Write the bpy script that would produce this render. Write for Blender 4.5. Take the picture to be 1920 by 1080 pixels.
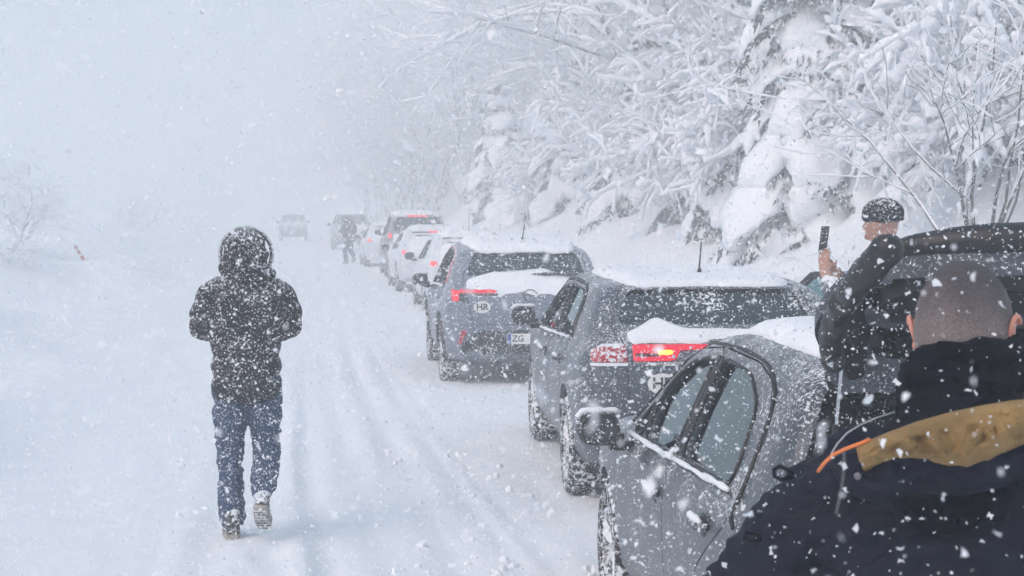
import bpy, bmesh, math, random
import numpy as np
from mathutils import Vector, Matrix, noise as mnoise
from mathutils.bvhtree import BVHTree

R = math.radians
scene = bpy.context.scene
COL = scene.collection
for o_ in list(bpy.data.objects):
    bpy.data.objects.remove(o_)

# ------------------------------------------------------------------ camera
EYE = 1.87
cam_d = bpy.data.cameras.new('camera')
cam = bpy.data.objects.new('camera', cam_d)
COL.objects.link(cam)
cam.location = (0, 0, EYE)
cam.rotation_euler = (R(90 - 2.54), 0, R(-7.12))
cam_d.sensor_width = 36
cam_d.lens = 60
cam_d.clip_start = 0.05
cam_d.clip_end = 2000
cam_d.dof.use_dof = True
cam_d.dof.focus_distance = 6.5
cam_d.dof.aperture_fstop = 15
scene.camera = cam

# ------------------------------------------------------------------ sky, sun, exposure
SUN_EL, SUN_AZ = R(42), R(232)          # azimuth measured from +Y towards +X
world = bpy.data.worlds.new('World')
scene.world = world
world.use_nodes = True
wn = world.node_tree.nodes; wl = world.node_tree.links
wn.clear()
sky_n = wn.new('ShaderNodeTexSky'); sky_n.sky_type = 'NISHITA'; sky_n.sun_disc = False
sky_n.sun_elevation = SUN_EL; sky_n.sun_rotation = SUN_AZ
sky_n.air_density = 1.0; sky_n.dust_density = 4.0
hs = wn.new('ShaderNodeHueSaturation'); hs.inputs['Saturation'].default_value = 1.3; hs.inputs['Hue'].default_value = 0.462
bg = wn.new('ShaderNodeBackground'); bg.inputs['Strength'].default_value = 0.15
wo = wn.new('ShaderNodeOutputWorld')
wl.new(sky_n.outputs[0], hs.inputs['Color']); wl.new(hs.outputs[0], bg.inputs['Color']); wl.new(bg.outputs[0], wo.inputs['Surface'])

sun_d = bpy.data.lights.new('sun', 'SUN')
sun_d.energy = 0.6; sun_d.angle = R(45); sun_d.color = (1.0, 0.985, 0.96)
sun = bpy.data.objects.new('sun', sun_d); COL.objects.link(sun)
sd = Vector((math.sin(SUN_AZ) * math.cos(SUN_EL), math.cos(SUN_AZ) * math.cos(SUN_EL), math.sin(SUN_EL)))
sun.rotation_euler = sd.to_track_quat('Z', 'Y').to_euler()
sun.location = (0, 0, 60)

scene.view_settings.view_transform = 'Standard'
scene.view_settings.look = 'None'
scene.view_settings.gamma = 1
scene.view_settings.exposure = 0.29
scene.render.engine = 'CYCLES'
scene.cycles.use_denoising = True
scene.cycles.use_adaptive_sampling = True
scene.cycles.adaptive_threshold = 0.06
scene.cycles.adaptive_min_samples = 16
scene.cycles.volume_bounces = 3
scene.cycles.max_bounces = 8
scene.cycles.transparent_max_bounces = 12
scene.cycles.caustics_reflective = False
scene.cycles.caustics_refractive = False

# ------------------------------------------------------------------ helpers
def tag(o, label=None, cat=None, group=None, kind=None):
    if label: o['label'] = label
    if cat: o['category'] = cat
    if group: o['group'] = group
    if kind: o['kind'] = kind
    return o

def empty(name, loc=(0, 0, 0), rz=0.0):
    o = bpy.data.objects.new(name, None); COL.objects.link(o)
    o.location = loc; o.rotation_euler = (0, 0, rz)
    o.empty_display_size = 0.2
    return o

def link_mesh(name, me, mat=None, parent=None, smooth=None):
    o = bpy.data.objects.new(name, me); COL.objects.link(o)
    if mat is not None and not me.materials:
        for m in (mat if isinstance(mat, (list, tuple)) else [mat]):
            me.materials.append(m)
    if parent: o.parent = parent
    if smooth is not None:
        me.polygons.foreach_set('use_smooth', [smooth > 0] * len(me.polygons))
        if 0 < smooth < 180:
            me.set_sharp_from_angle(angle=R(smooth))
    return o

def mesh_from(name, V, F):
    me = bpy.data.meshes.new(name)
    V = np.asarray(V, dtype=float)
    if isinstance(F, np.ndarray):
        n, k = F.shape
        me.vertices.add(len(V)); me.vertices.foreach_set('co', V.ravel())
        me.loops.add(n * k); me.loops.foreach_set('vertex_index', F.ravel().astype(np.int32))
        me.polygons.add(n)
        me.polygons.foreach_set('loop_start', np.arange(0, n * k, k, dtype=np.int32))
        me.update(calc_edges=True); me.validate()
    else:
        me.from_pydata([tuple(v) for v in V], [], F); me.update()
    return me

def bm_obj(name, bm, mat, parent=None, smooth=None):
    me = bpy.data.meshes.new(name)
    bm.normal_update(); bm.to_mesh(me); bm.free()
    return link_mesh(name, me, mat, parent, smooth)

def copy_tree(o, parent=None):
    c = o.copy(); COL.objects.link(c); c.parent = parent
    for ch in o.children:
        copy_tree(ch, c)
    return c

class MB:
    """collects primitive shapes into one mesh"""
    def __init__(s): s.V = []; s.F = []
    def add(s, V, F):
        n = len(s.V)
        s.V.extend([tuple(v) for v in V]); s.F.extend([tuple(i + n for i in f) for f in F])
    def box(s, c, d, rot=None):
        v = [Vector((x * d[0] / 2, y * d[1] / 2, z * d[2] / 2)) for x in (-1, 1) for y in (-1, 1) for z in (-1, 1)]
        if rot is not None: v = [rot @ p for p in v]
        c = Vector(c)
        s.add([p + c for p in v], [(0, 1, 3, 2), (4, 6, 7, 5), (0, 4, 5, 1), (2, 3, 7, 6), (0, 2, 6, 4), (1, 5, 7, 3)])
    def tube(s, pts, rad, n=6, cap=True):
        pts = [Vector(p) for p in pts]
        if not isinstance(rad, (list, tuple, np.ndarray)): rad = [rad] * len(pts)
        V = []; F = []; prev = None
        for i, p in enumerate(pts):
            t = (pts[min(i + 1, len(pts) - 1)] - pts[max(i - 1, 0)])
            if t.length < 1e-9: t = Vector((0, 0, 1))
            t.normalize()
            ref = prev if prev is not None else (Vector((0, 0, 1)) if abs(t.z) < .9 else Vector((1, 0, 0)))
            u = (ref - t * ref.dot(t))
            if u.length < 1e-6: u = t.orthogonal()
            u.normalize(); w = t.cross(u); prev = u
            for k in range(n):
                a = 2 * math.pi * k / n
                V.append(p + (u * math.cos(a) + w * math.sin(a)) * rad[i])
        for i in range(len(pts) - 1):
            for k in range(n):
                a = i * n + k; b = i * n + (k + 1) % n
                F.append((a, b, b + n, a + n))
        if cap:
            F.append(tuple(range(n - 1, -1, -1))); m = (len(pts) - 1) * n
            F.append(tuple(range(m, m + n)))
        s.add(V, F)
    def lathe(s, prof, n=24, mat=Matrix.Identity(4), closed=False):
        """profile (r, h) round local Z"""
        V = []; F = []
        for (r, h) in prof:
            for k in range(n):
                a = 2 * math.pi * k / n
                V.append(mat @ Vector((r * math.cos(a), r * math.sin(a), h)))
        m = len(prof)
        for i in range(m if closed else m - 1):
            j = (i + 1) % m
            for k in range(n):
                k2 = (k + 1) % n
                F.append((i * n + k, i * n + k2, j * n + k2, j * n + k))
        s.add(V, F)
    def ball(s, c, d, rot=None, nu=12, nv=8, e=1.0):
        V = []; F = []
        sg = lambda v: math.copysign(abs(v) ** e, v)
        for i in range(nv + 1):
            t = math.pi * i / nv
            for k in range(nu):
                a = 2 * math.pi * k / nu
                p = Vector((sg(math.sin(t)) * sg(math.cos(a)) * d[0], sg(math.sin(t)) * sg(math.sin(a)) * d[1], sg(math.cos(t)) * d[2]))
                if rot is not None: p = rot @ p
                V.append(p + Vector(c))
        for i in range(nv):
            for k in range(nu):
                k2 = (k + 1) % nu
                F.append((i * nu + k, (i + 1) * nu + k, (i + 1) * nu + k2, i * nu + k2))
        s.add(V, F)
    def mesh(s, name):
        me = bpy.data.meshes.new(name); me.from_pydata(s.V, [], s.F); me.update()
        bm = bmesh.new(); bm.from_mesh(me)
        bmesh.ops.remove_doubles(bm, verts=bm.verts, dist=1e-6)
        bmesh.ops.recalc_face_normals(bm, faces=bm.faces)
        bm.to_mesh(me); bm.free()
        return me
    def build(s, name, mat, parent=None, smooth=None):
        return link_mesh(name, s.mesh(name), mat, parent, smooth)

def hsh(ix, iy, iz, seed):
    h = (ix.astype(np.int64) * 374761393 + iy.astype(np.int64) * 668265263 + iz.astype(np.int64) * 1440662683 + seed * 1013904223) & 0xffffffff
    h = ((h ^ (h >> 13)) * 1274126177) & 0xffffffff
    h = ((h ^ (h >> 16)) * 2246822519) & 0xffffffff
    return ((h ^ (h >> 15)) & 0xffffff) / float(0xffffff)

def vnoise(P, seed=0):
    P = np.asarray(P, dtype=float)
    i = np.floor(P).astype(np.int64); f = P - i
    f = f * f * (3 - 2 * f)
    out = 0
    for dx in (0, 1):
        for dy in (0, 1):
            for dz in (0, 1):
                w = (f[:, 0] if dx else 1 - f[:, 0]) * (f[:, 1] if dy else 1 - f[:, 1]) * (f[:, 2] if dz else 1 - f[:, 2])
                out = out + w * hsh(i[:, 0] + dx, i[:, 1] + dy, i[:, 2] + dz, seed)
    return out * 2 - 1

def fbm(P, octv=3, seed=0, gain=.5):
    P = np.asarray(P, dtype=float); a = 1; s = 0
    for k in range(octv):
        s = s + a * vnoise(P * (2 ** k) + 17.3 * k, seed + k); a *= gain
    return s

def fbm1(x, y, z):
    p = Vector((x, y, z)); return mnoise.noise(p) + .5 * mnoise.noise(p * 2.03) + .25 * mnoise.noise(p * 4.1)

def sstep(a, b, x):
    t = np.clip((x - a) / (b - a), 0, 1)
    return t * t * (3 - 2 * t)

# ------------------------------------------------------------------ materials
def new_mat(name):
    m = bpy.data.materials.new(name); m.use_nodes = True
    nt = m.node_tree; b = nt.nodes['Principled BSDF']
    return m, nt, b

def mat_plain(name, col, rough=.6, metal=0, spec=.5, vary=0.0, scale=8, bump=0.0, bscale=60, coat=0):
    m, nt, b = new_mat(name)
    b.inputs['Base Color'].default_value = (*col, 1)
    b.inputs['Roughness'].default_value = rough
    b.inputs['Metallic'].default_value = metal
    b.inputs['Specular IOR Level'].default_value = spec
    b.inputs['Coat Weight'].default_value = coat
    tc = nt.nodes.new('ShaderNodeTexCoord')
    if vary > 0:
        nz = nt.nodes.new('ShaderNodeTexNoise'); nz.inputs['Scale'].default_value = scale; nz.inputs['Detail'].default_value = 5
        nt.links.new(tc.outputs['Object'], nz.inputs['Vector'])
        cr = nt.nodes.new('ShaderNodeValToRGB')
        cr.color_ramp.elements[0].position = .3; cr.color_ramp.elements[1].position = .7
        cr.color_ramp.elements[0].color = (*[c * (1 - vary) for c in col], 1)
        cr.color_ramp.elements[1].color = (*[min(1, c * (1 + vary)) for c in col], 1)
        nt.links.new(nz.outputs['Fac'], cr.inputs['Fac']); nt.links.new(cr.outputs[0], b.inputs['Base Color'])
    if bump > 0:
        nz2 = nt.nodes.new('ShaderNodeTexNoise'); nz2.inputs['Scale'].default_value = bscale; nz2.inputs['Detail'].default_value = 4
        nt.links.new(tc.outputs['Object'], nz2.inputs['Vector'])
        bp = nt.nodes.new('ShaderNodeBump'); bp.inputs['Strength'].default_value = bump; bp.inputs['Distance'].default_value = .01
        nt.links.new(nz2.outputs['Fac'], bp.inputs['Height']); nt.links.new(bp.outputs[0], b.inputs['Normal'])
    return m

SNOWC = (.83, .86, .90)
def mat_snow(name, col=SNOWC, bscale=40, bump=.35):
    m = mat_plain(name, col, rough=.75, spec=.25, vary=.02, scale=3, bump=bump, bscale=bscale)
    return m

def mat_frosted(name, col, rough=.4, metal=0, amount=.3, scale=70, coat=0, blotch=3.0, spec=.5, fine=0.72, snow=SNOWC, topsnow=.08):
    """a surface with wind-blown snow crusted on it in flecks and patches (more where it faces up)"""
    m, nt, b = new_mat(name)
    L = nt.links; N = nt.nodes
    tc = N.new('ShaderNodeTexCoord')
    n1 = N.new('ShaderNodeTexNoise'); n1.inputs['Scale'].default_value = scale; n1.inputs['Detail'].default_value = 3; n1.inputs['Roughness'].default_value = .7
    n2 = N.new('ShaderNodeTexNoise'); n2.inputs['Scale'].default_value = blotch; n2.inputs['Detail'].default_value = 4
    L.new(tc.outputs['Object'], n1.inputs['Vector']); L.new(tc.outputs['Object'], n2.inputs['Vector'])
    geo = N.new('ShaderNodeNewGeometry'); sx = N.new('ShaderNodeSeparateXYZ'); L.new(geo.outputs['Normal'], sx.inputs[0])
    up = N.new('ShaderNodeMath'); up.operation = 'MULTIPLY'; up.inputs[1].default_value = topsnow; up.use_clamp = True
    L.new(sx.outputs['Z'], up.inputs[0])
    mx = N.new('ShaderNodeMath'); mx.operation = 'MULTIPLY_ADD'; mx.inputs[1].default_value = fine
    L.new(n1.outputs['Fac'], mx.inputs[0])
    s2 = N.new('ShaderNodeMath'); s2.operation = 'MULTIPLY'; s2.inputs[1].default_value = 1 - fine
    L.new(n2.outputs['Fac'], s2.inputs[0]); L.new(s2.outputs[0], mx.inputs[2])
    ad = N.new('ShaderNodeMath'); ad.operation = 'ADD'; L.new(mx.outputs[0], ad.inputs[0]); L.new(up.outputs[0], ad.inputs[1])
    cr = N.new('ShaderNodeMapRange'); cr.interpolation_type = 'SMOOTHSTEP'
    t = .68 - amount * .4
    cr.inputs['From Min'].default_value = t - .05; cr.inputs['From Max'].default_value = t + .05
    L.new(ad.outputs[0], cr.inputs['Value'])
    mixc = N.new('ShaderNodeMix'); mixc.data_type = 'RGBA'
    L.new(cr.outputs[0], mixc.inputs['Factor'])
    mixc.inputs['A'].default_value = (*col, 1); mixc.inputs['B'].default_value = (*snow, 1)
    L.new(mixc.outputs['Result'], b.inputs['Base Color'])
    mr = N.new('ShaderNodeMapRange'); mr.inputs['To Min'].default_value = rough; mr.inputs['To Max'].default_value = .8
    L.new(cr.outputs[0], mr.inputs['Value']); L.new(mr.outputs[0], b.inputs['Roughness'])
    mm = N.new('ShaderNodeMapRange'); mm.inputs['To Min'].default_value = metal; mm.inputs['To Max'].default_value = 0
    L.new(cr.outputs[0], mm.inputs['Value']); L.new(mm.outputs[0], b.inputs['Metallic'])
    b.inputs['Specular IOR Level'].default_value = spec
    bp = N.new('ShaderNodeBump'); bp.inputs['Strength'].default_value = .5; bp.inputs['Distance'].default_value = .006
    L.new(cr.outputs[0], bp.inputs['Height']); L.new(bp.outputs[0], b.inputs['Normal'])
    return m

def mat_emit(name, col, strength, base=None):
    m, nt, b = new_mat(name)
    b.inputs['Base Color'].default_value = (*(base or col), 1)
    b.inputs['Emission Color'].default_value = (*col, 1)
    b.inputs['Emission Strength'].default_value = strength
    b.inputs['Roughness'].default_value = .3
    return m

def mat_glass(name, tint=(.55, .62, .64), amount=.75, rough=.08, frost=.0):
    """car glass: part see-through, part mirror, with flecks of stuck snow"""
    m = bpy.data.materials.new(name); m.use_nodes = True
    nt = m.node_tree; nt.nodes.clear(); N = nt.nodes; L = nt.links
    out = N.new('ShaderNodeOutputMaterial')
    tr = N.new('ShaderNodeBsdfTransparent'); tr.inputs[0].default_value = (*tint, 1)
    gl = N.new('ShaderNodeBsdfGlossy'); gl.inputs['Roughness'].default_value = rough; gl.inputs['Color'].default_value = (.74, .86, .89, 1)
    fr = N.new('ShaderNodeFresnel'); fr.inputs['IOR'].default_value = 1.5
    ma = N.new('ShaderNodeMath'); ma.operation = 'MULTIPLY_ADD'; ma.inputs[1].default_value = 1.0; ma.inputs[2].default_value = amount; ma.use_clamp = True
    L.new(fr.outputs[0], ma.inputs[0])
    mx = N.new('ShaderNodeMixShader'); L.new(ma.outputs[0], mx.inputs[0]); L.new(tr.outputs[0], mx.inputs[1]); L.new(gl.outputs[0], mx.inputs[2])
    df = N.new('ShaderNodeBsdfDiffuse'); df.inputs[0].default_value = (*SNOWC, 1)
    tc = N.new('ShaderNodeTexCoord')
    n1 = N.new('ShaderNodeTexNoise'); n1.inputs['Scale'].default_value = 55; n1.inputs['Detail'].default_value = 3
    n2 = N.new('ShaderNodeTexNoise'); n2.inputs['Scale'].default_value = 3.5; n2.inputs['Detail'].default_value = 3
    L.new(tc.outputs['Object'], n1.inputs['Vector']); L.new(tc.outputs['Object'], n2.inputs['Vector'])
    a1 = N.new('ShaderNodeMath'); a1.operation = 'ADD'; L.new(n1.outputs['Fac'], a1.inputs[0]); L.new(n2.outputs['Fac'], a1.inputs[1])
    mr = N.new('ShaderNodeMapRange'); mr.interpolation_type = 'SMOOTHSTEP'
    t = 1.36 - frost * .5
    mr.inputs['From Min'].default_value = t - .06; mr.inputs['From Max'].default_value = t + .06
    L.new(a1.outputs[0], mr.inputs['Value'])
    m2 = N.new('ShaderNodeMixShader'); L.new(mr.outputs[0], m2.inputs[0]); L.new(mx.outputs[0], m2.inputs[1]); L.new(df.outputs[0], m2.inputs[2])
    L.new(m2.outputs[0], out.inputs['Surface'])
    return m

M = {}
M['snow_ground'] = mat_snow('snow_ground', bscale=14, bump=.5)
M['snow_cap'] = mat_snow('snow_cap', bscale=50, bump=.3)
M['tree_snow'] = mat_snow('tree_snow', bscale=18, bump=.5)
M['bark'] = mat_frosted('bark', (.075, .068, .065), .9, amount=.46, scale=9, blotch=2.5, topsnow=.25)
M['needle'] = mat_frosted('needle', (.04, .052, .052), .8, amount=.30, scale=16, blotch=3, topsnow=.1)
M['twig'] = mat_frosted('twig', (.10, .092, .09), .9, amount=.40, scale=9, blotch=2, topsnow=.3)
M['dark_twig'] = mat_frosted('dark_twig', (.05, .045, .045), .9, amount=.16, scale=12, blotch=3, topsnow=.12)
# ------------------------------------------------------------------ terrain
def road_x(y):
    """slow bend of the road to the left, far away"""
    return -0.0001 * np.clip(y - 60, 0, 200) ** 2

def ground_h(x, y):
    x = np.asarray(x, float); y = np.asarray(y, float)
    shp = x.shape
    x = x.ravel(); y = y.ravel()
    X = x - road_x(y)
    P = np.stack([X, y, np.zeros_like(X)], 1)
    w = .035 * np.sin(y * .23 + .5) + .012 * np.sin(y * .9)
    near = np.exp(-np.clip(y, 0, 999) / 45)
    h = .018 * fbm(P * [.9, .5, 1], 3, 1) + .006 * fbm(P * [5, 3, 1], 2, 3)
    def rut(c, wd, d, ph=0.0):
        u = (X - (c + w * (1 + ph) + .06 * np.sin(y * .21 + ph * 5))) / wd
        return d * np.exp(-u * u)
    rough = 1 + .9 * fbm(P * [2.2, 1.1, 1], 3, 9)
    r = rut(.74, .07, -.07) + rut(.90, .07, .06) * rough + rut(1.06, .05, -.045) + rut(.56, .07, .05) * rough + rut(.40, .06, -.045, .1) + rut(1.24, .06, -.04, .1) + rut(1.14, .05, .03) * rough
    r += rut(.14, .08, -.06, .4) + rut(.02, .07, .035, .4) * rough + rut(-.12, .06, -.04, .4) + rut(-.50, .09, -.05, .7) + rut(-.64, .07, .035, .7) * rough + rut(-.78, .06, -.03, .7)
    r += rut(1.62, .10, -.03, .2) * rough + rut(3.5, .25, -.03, .1)
    patchy = np.clip(.62 + .75 * fbm(P * [1.2, .28, 1], 3, 44), .12, 1.3)
    h += .42 * r * patchy * (.35 + .65 * near)
    # churned crumbs in the queue lane
    lane = sstep(.9, 1.2, X) * (1 - sstep(3.6, 4.2, X))
    h += lane * .016 * np.clip(fbm(P * [7, 6, 1], 3, 21), 0, 1)
    # left: soft drifts rising away from the road
    L_ = sstep(-1.2, -4.5, X)
    h += L_ * (.28 + .26 * fbm(P * [.42, .26, 1], 3, 5))
    h += sstep(-3.4, -9.5, X) * (.95 + .40 * fbm(P * [.16, .09, 1], 3, 6))
    u = ((X + 3.0) / .75) ** 2 + ((y - 12.2) / 2.2) ** 2
    h += .20 * np.exp(-u)
    u = ((X + 2.3) / .5) ** 2 + ((y - 8.3) / 1.4) ** 2
    h += .10 * np.exp(-u)
    # right: ploughed bank and wooded slope
    b = sstep(3.7, 5.2, X)
    bank = .40 * np.clip(X - 4.0, 0, 4.6) * b + .72 * np.clip(X - 8.2, 0, 12) + .03 * np.clip(X - 20.2, 0, 60)
    h += bank * (1 + .16 * fbm(P * [.25, .22, 1], 3, 8)) + b * .10 * fbm(P * [.9, .7, 1], 3, 11)
    h += .12 * np.exp(-((X - 4.3) / .5) ** 2) * (1 + fbm(P * [1.5, .8, 1], 3, 31))
    # footprints behind the walking person
    for (fx, fy) in FOOT:
        h += -.05 * np.exp(-(((x - fx) / .075) ** 2 + ((y - fy) / .16) ** 2) ** 2)
    return h.reshape(shp)

FOOT = [(-.46, 8.15), (-.18, 7.55), (-.47, 6.9), (-.2, 6.3), (-.46, 5.7), (-.18, 9.3)]

def gh(x, y):
    return float(ground_h(np.array([x]), np.array([y]))[0])

def axis(segs):
    out = []
    for a, b, n in segs:
        out.extend(list(np.linspace(a, b, n, endpoint=False)))
    out.append(segs[-1][1])
    return np.array(out)
gx = axis([(-380, -60, 14), (-60, -14, 30), (-14, -4, 40), (-4, -1.2, 40), (-1.2, 2.2, 80), (2.2, 4.2, 24), (4.2, 10, 48), (10, 30, 50), (30, 80, 20), (80, 380, 12)])
gy = axis([(-25, 0, 12), (0, 5, 20), (5, 14, 130), (14, 30, 110), (30, 60, 80), (60, 130, 60), (130, 380, 30)])
GX, GY = np.meshgrid(gx, gy)
GZ = ground_h(GX, GY)
nx, ny = len(gx), len(gy)
V = np.stack([GX.ravel(), GY.ravel(), GZ.ravel()], 1)
idx = np.arange(nx * ny).reshape(ny, nx)
F = np.stack([idx[:-1, :-1].ravel(), idx[:-1, 1:].ravel(), idx[1:, 1:].ravel(), idx[1:, :-1].ravel()], 1)
ground = link_mesh('snowy_ground', mesh_from('snowy_ground', V, F), M['snow_ground'], None, 180)
tag(ground, 'wide white snow cover over road, verge and slope with wheel ruts', 'ground', kind='structure')

# ------------------------------------------------------------------ trees
def grow(rng, start, d, length, rad, level, out, up=.25, droop=0.0, kids=(5, 4, 3), spread=.8, seg=5, shrink=.55):
    pts = [start.copy()]; p = start.copy(); dd = d.normalized()
    for i in range(seg):
        dd = dd + Vector((rng.gauss(0, .13), rng.gauss(0, .13), rng.gauss(0, .10) + up * .12 - droop * .3 * (i / seg)))
        dd.normalize(); p = p + dd * (length / seg); pts.append(p.copy())
    rads = [rad * (1 - .75 * i / seg) for i in range(seg + 1)]
    out.append((pts, rads, level))
    if level < len(kids):
        for k in range(kids[level]):
            t = rng.uniform(.25, 1.0); j = min(seg - 1, int(t * seg)); f = t * seg - j
            q = pts[j].lerp(pts[j + 1], f); tang = (pts[j + 1] - pts[j]).normalized()
            side = Vector((rng.gauss(0, 1), rng.gauss(0, 1), rng.gauss(0, .6)))
            side = side - tang * side.dot(tang)
            if side.length < .01: continue
            nd = tang * (1 - spread * .5) + side.normalized() * spread
            grow(rng, q, nd, length * shrink * rng.uniform(.7, 1.2), rads[j] * .55, level + 1, out, up, droop, kids, spread, max(3, seg - 1), shrink)

def tubes(lst, n=4, minr=.003):
    mb = MB()
    for pts, rads, _ in lst:
        mb.tube(pts, [max(minr, r) for r in rads], n, cap=False)
    return mb

def snow_on(lst, rng, scale, minlev=0, n=5, lift=.5, keep=.9, upright=.86):
    """snow lying along the branches: lumpy sleeves lifted off the wood"""
    mb = MB()
    for pts, rads, lv in lst:
        if lv < minlev or rng.random() > keep: continue
        t = (pts[-1] - pts[0]).normalized()
        flat = 1 - max(0, (abs(t.z) - .35)) / .65
        if abs(t.z) > upright and lv > 0: flat = .3
        q = []; rr = []
        # finer resampling for a lumpy edge
        for i in range(len(pts) - 1):
            for f in (0, .5):
                q.append(pts[i].lerp(pts[i + 1], f)); rr.append(rads[i])
        q.append(pts[-1]); rr.append(rads[-1])
        sr = []
        for i in range(len(q)):
            s = scale * (.35 + .65 * flat) * rng.choice((.35, .7, .9, 1.1, 1.45)) * (.5 if i in (0, len(q) - 1) else 1) * (.9, 1.0, .72, .5)[min(3, lv)]
            sr.append(max(.006, s + rr[i] * .5))
        q = [p + Vector((0, 0, rr[i] + sr[i] * lift)) for i, p in enumerate(q)]
        mb.tube(q, sr, n, cap=True)
    return mb

def leafless_tree(name, seed, height, mains, kids, lean, snow, rad=.10, spread=.75, up=.3, droop=.0, shrink=.55, n=4, seg=6):
    rng = random.Random(seed)
    root = empty(name)
    lst = []
    for k in range(mains):
        a = rng.uniform(0, 6.28); ln = lean * rng.uniform(.4, 1.3)
        d = Vector((math.cos(a) * ln, math.sin(a) * ln, 1))
        st = Vector((math.cos(a) * .1 * (mains > 1), math.sin(a) * .1 * (mains > 1), -.15))
        grow(rng, st, d, height * rng.uniform(.75, 1.05), rad * rng.uniform(.7, 1.1), 0, lst, up, droop, kids, spread, seg, shrink)
    tubes([b for b in lst if b[2] == 0], 6).build('trunk', M['bark'], root, 180)
    tubes([b for b in lst if b[2] > 0], 3, .004).build('crown', M['twig'], root, 180)
    if snow > 0:
        snow_on(lst, rng, snow, 0, 5).build('snow_load', M['tree_snow'], root, 180)
    return root

def snow_bough(rng, mb_s, mb_n, mb_w, p0, az, length, width, droop, thick):
    """one drooping conifer bough: a lumpy slab of snow over hanging dark needles"""
    n = 13; m = 8
    pts = []; p = Vector(p0); el = .15
    for i in range(n + 1):
        pts.append(p.copy())
        el -= droop / n * (1 + .8 * i / n)
        p = p + Vector((math.cos(az) * math.cos(el), math.sin(az) * math.cos(el), math.sin(el))) * (length / n)
        az += rng.gauss(0, .05)
    mb_w.tube(pts, [.03 * (1 - .8 * i / n) + .004 for i in range(n + 1)], 4, cap=False)
    V = []
    ph = rng.uniform(0, 50)
    mm_ = m * 2
    AA = np.array([[2 * math.pi * k / mm_ for k in range(mm_)]] * (n + 1)).ravel(); FF = np.repeat(np.arange(n + 1) / n, mm_)
    LU = 1 + .55 * fbm(np.stack([ph + FF * 6, np.cos(AA) * 1.6, np.sin(AA) * 1.6], 1), 4, 3, .6)
    for i in range(n + 1):
        f = i / n
        w = width * (math.sin(min(1, f * 1.6 + .12) * math.pi / 2)) * (1 - f ** 3 * .85)
        t = (pts[min(i + 1, n)] - pts[max(i - 1, 0)]).normalized()
        sd_ = Vector((-math.sin(az), math.cos(az), 0)); up_ = sd_.cross(t) * -1
        if up_.z < 0: up_ = -up_
        ring = []
        for k in range(m * 2):
            a = 2 * math.pi * k / (m * 2)
            c, s = math.cos(a), math.sin(a)
            lump = float(LU[i * mm_ + k])
            hgt = thick * (s if s > 0 else s * .35)
            sag = -.35 * (abs(c) ** 2) * w
            ring.append(pts[i] + sd_ * (c * w * lump) + up_ * (hgt * lump * (1 - .6 * f)) + Vector((0, 0, sag * lump + .03)))
        V.append(ring)
    flat = [v for r_ in V for v in r_]; mm = m * 2; Fs = []
    for i in range(n):
        for k in range(mm):
            a = i * mm + k; b = i * mm + (k + 1) % mm
            Fs.append((a, b, b + mm, a + mm))
    Fs.append(tuple(range(mm))[::-1]); Fs.append(tuple(range(n * mm, n * mm + mm)))
    mb_s.add(flat, Fs)
    # hanging needle sprays
    for _ in range(int(120 * length)):
        f = rng.uniform(.1, 1.0); i = min(n - 1, int(f * n)); q = pts[i].lerp(pts[i + 1], f * n - i)
        w = width * rng.uniform(-1.05, 1.05)
        sd_ = Vector((-math.sin(az), math.cos(az), 0))
        q = q + sd_ * w + Vector((0, 0, -.38 * abs(w) - .02))
        l = rng.uniform(.08, .22)
        d = Vector((rng.gauss(0, .5) + math.cos(az) * .4, rng.gauss(0, .5) + math.sin(az) * .4, -1)).normalized()
        s_ = d.orthogonal().normalized() * l * .22
        s_.rotate(Matrix.Rotation(rng.uniform(0, 6.28), 3, d))
        mb_n.add([q + s_, q - s_, q + d * l], [(0, 1, 2)])

def snowy_conifer(name, seed, height, base_r, tiers, per, lowest=.0):
    rng = random.Random(seed)
    root = empty(name)
    ms, mn, mw = MB(), MB(), MB()
    tr = MB(); tr.tube([(0, 0, -.2), (0.03, 0, height * .5), (0, .03, height)], [.13, .08, .01], 7); tr.build('trunk', M['bark'], root, 180)
    for t in range(tiers):
        f = t / (tiers - 1)
        z = lowest + (height - lowest) * (.06 + .92 * f)
        ln = base_r * (1 - f) ** .8 + .25
        for k in range(per):
            az = 6.283 * (k + rng.uniform(-.3, .3)) / per + t * 1.1
            snow_bough(rng, ms, mn, mw, (0, 0, z + rng.uniform(-.12, .12)), az, ln * rng.uniform(.75, 1.25), .20 + .24 * ln * rng.uniform(.5, 1), rng.uniform(.9, 1.9), .09 + .085 * ln)
    mw.build('limb', M['bark'], root, 180)
    mn.build('crown', M['needle'], root)
    ms.build('snow_load', M['tree_snow'], root, 180)
    return root

def put(o, x, y, s=1.0, rz=0.0, dz=-.1, tilt=0.0):
    o.location = (x, y, gh(x, y) + dz); o.scale = (s, s, s); o.rotation_euler = (tilt * .4, tilt, rz)
    return o

# tall leafless trees loaded with snow, hazy in the distance
protoT = [leafless_tree('snowy_tree', 11, 7.5, 1, (11, 7, 5), .12, .034, .10, .75, .35),
          leafless_tree('snowy_tree', 23, 6.5, 3, (10, 6, 5), .3, .034, .07, .7, .3),
          leafless_tree('snowy_tree', 37, 8.5, 2, (12, 7, 5), .2, .036, .09, .8, .2, droop=.3)]
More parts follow.
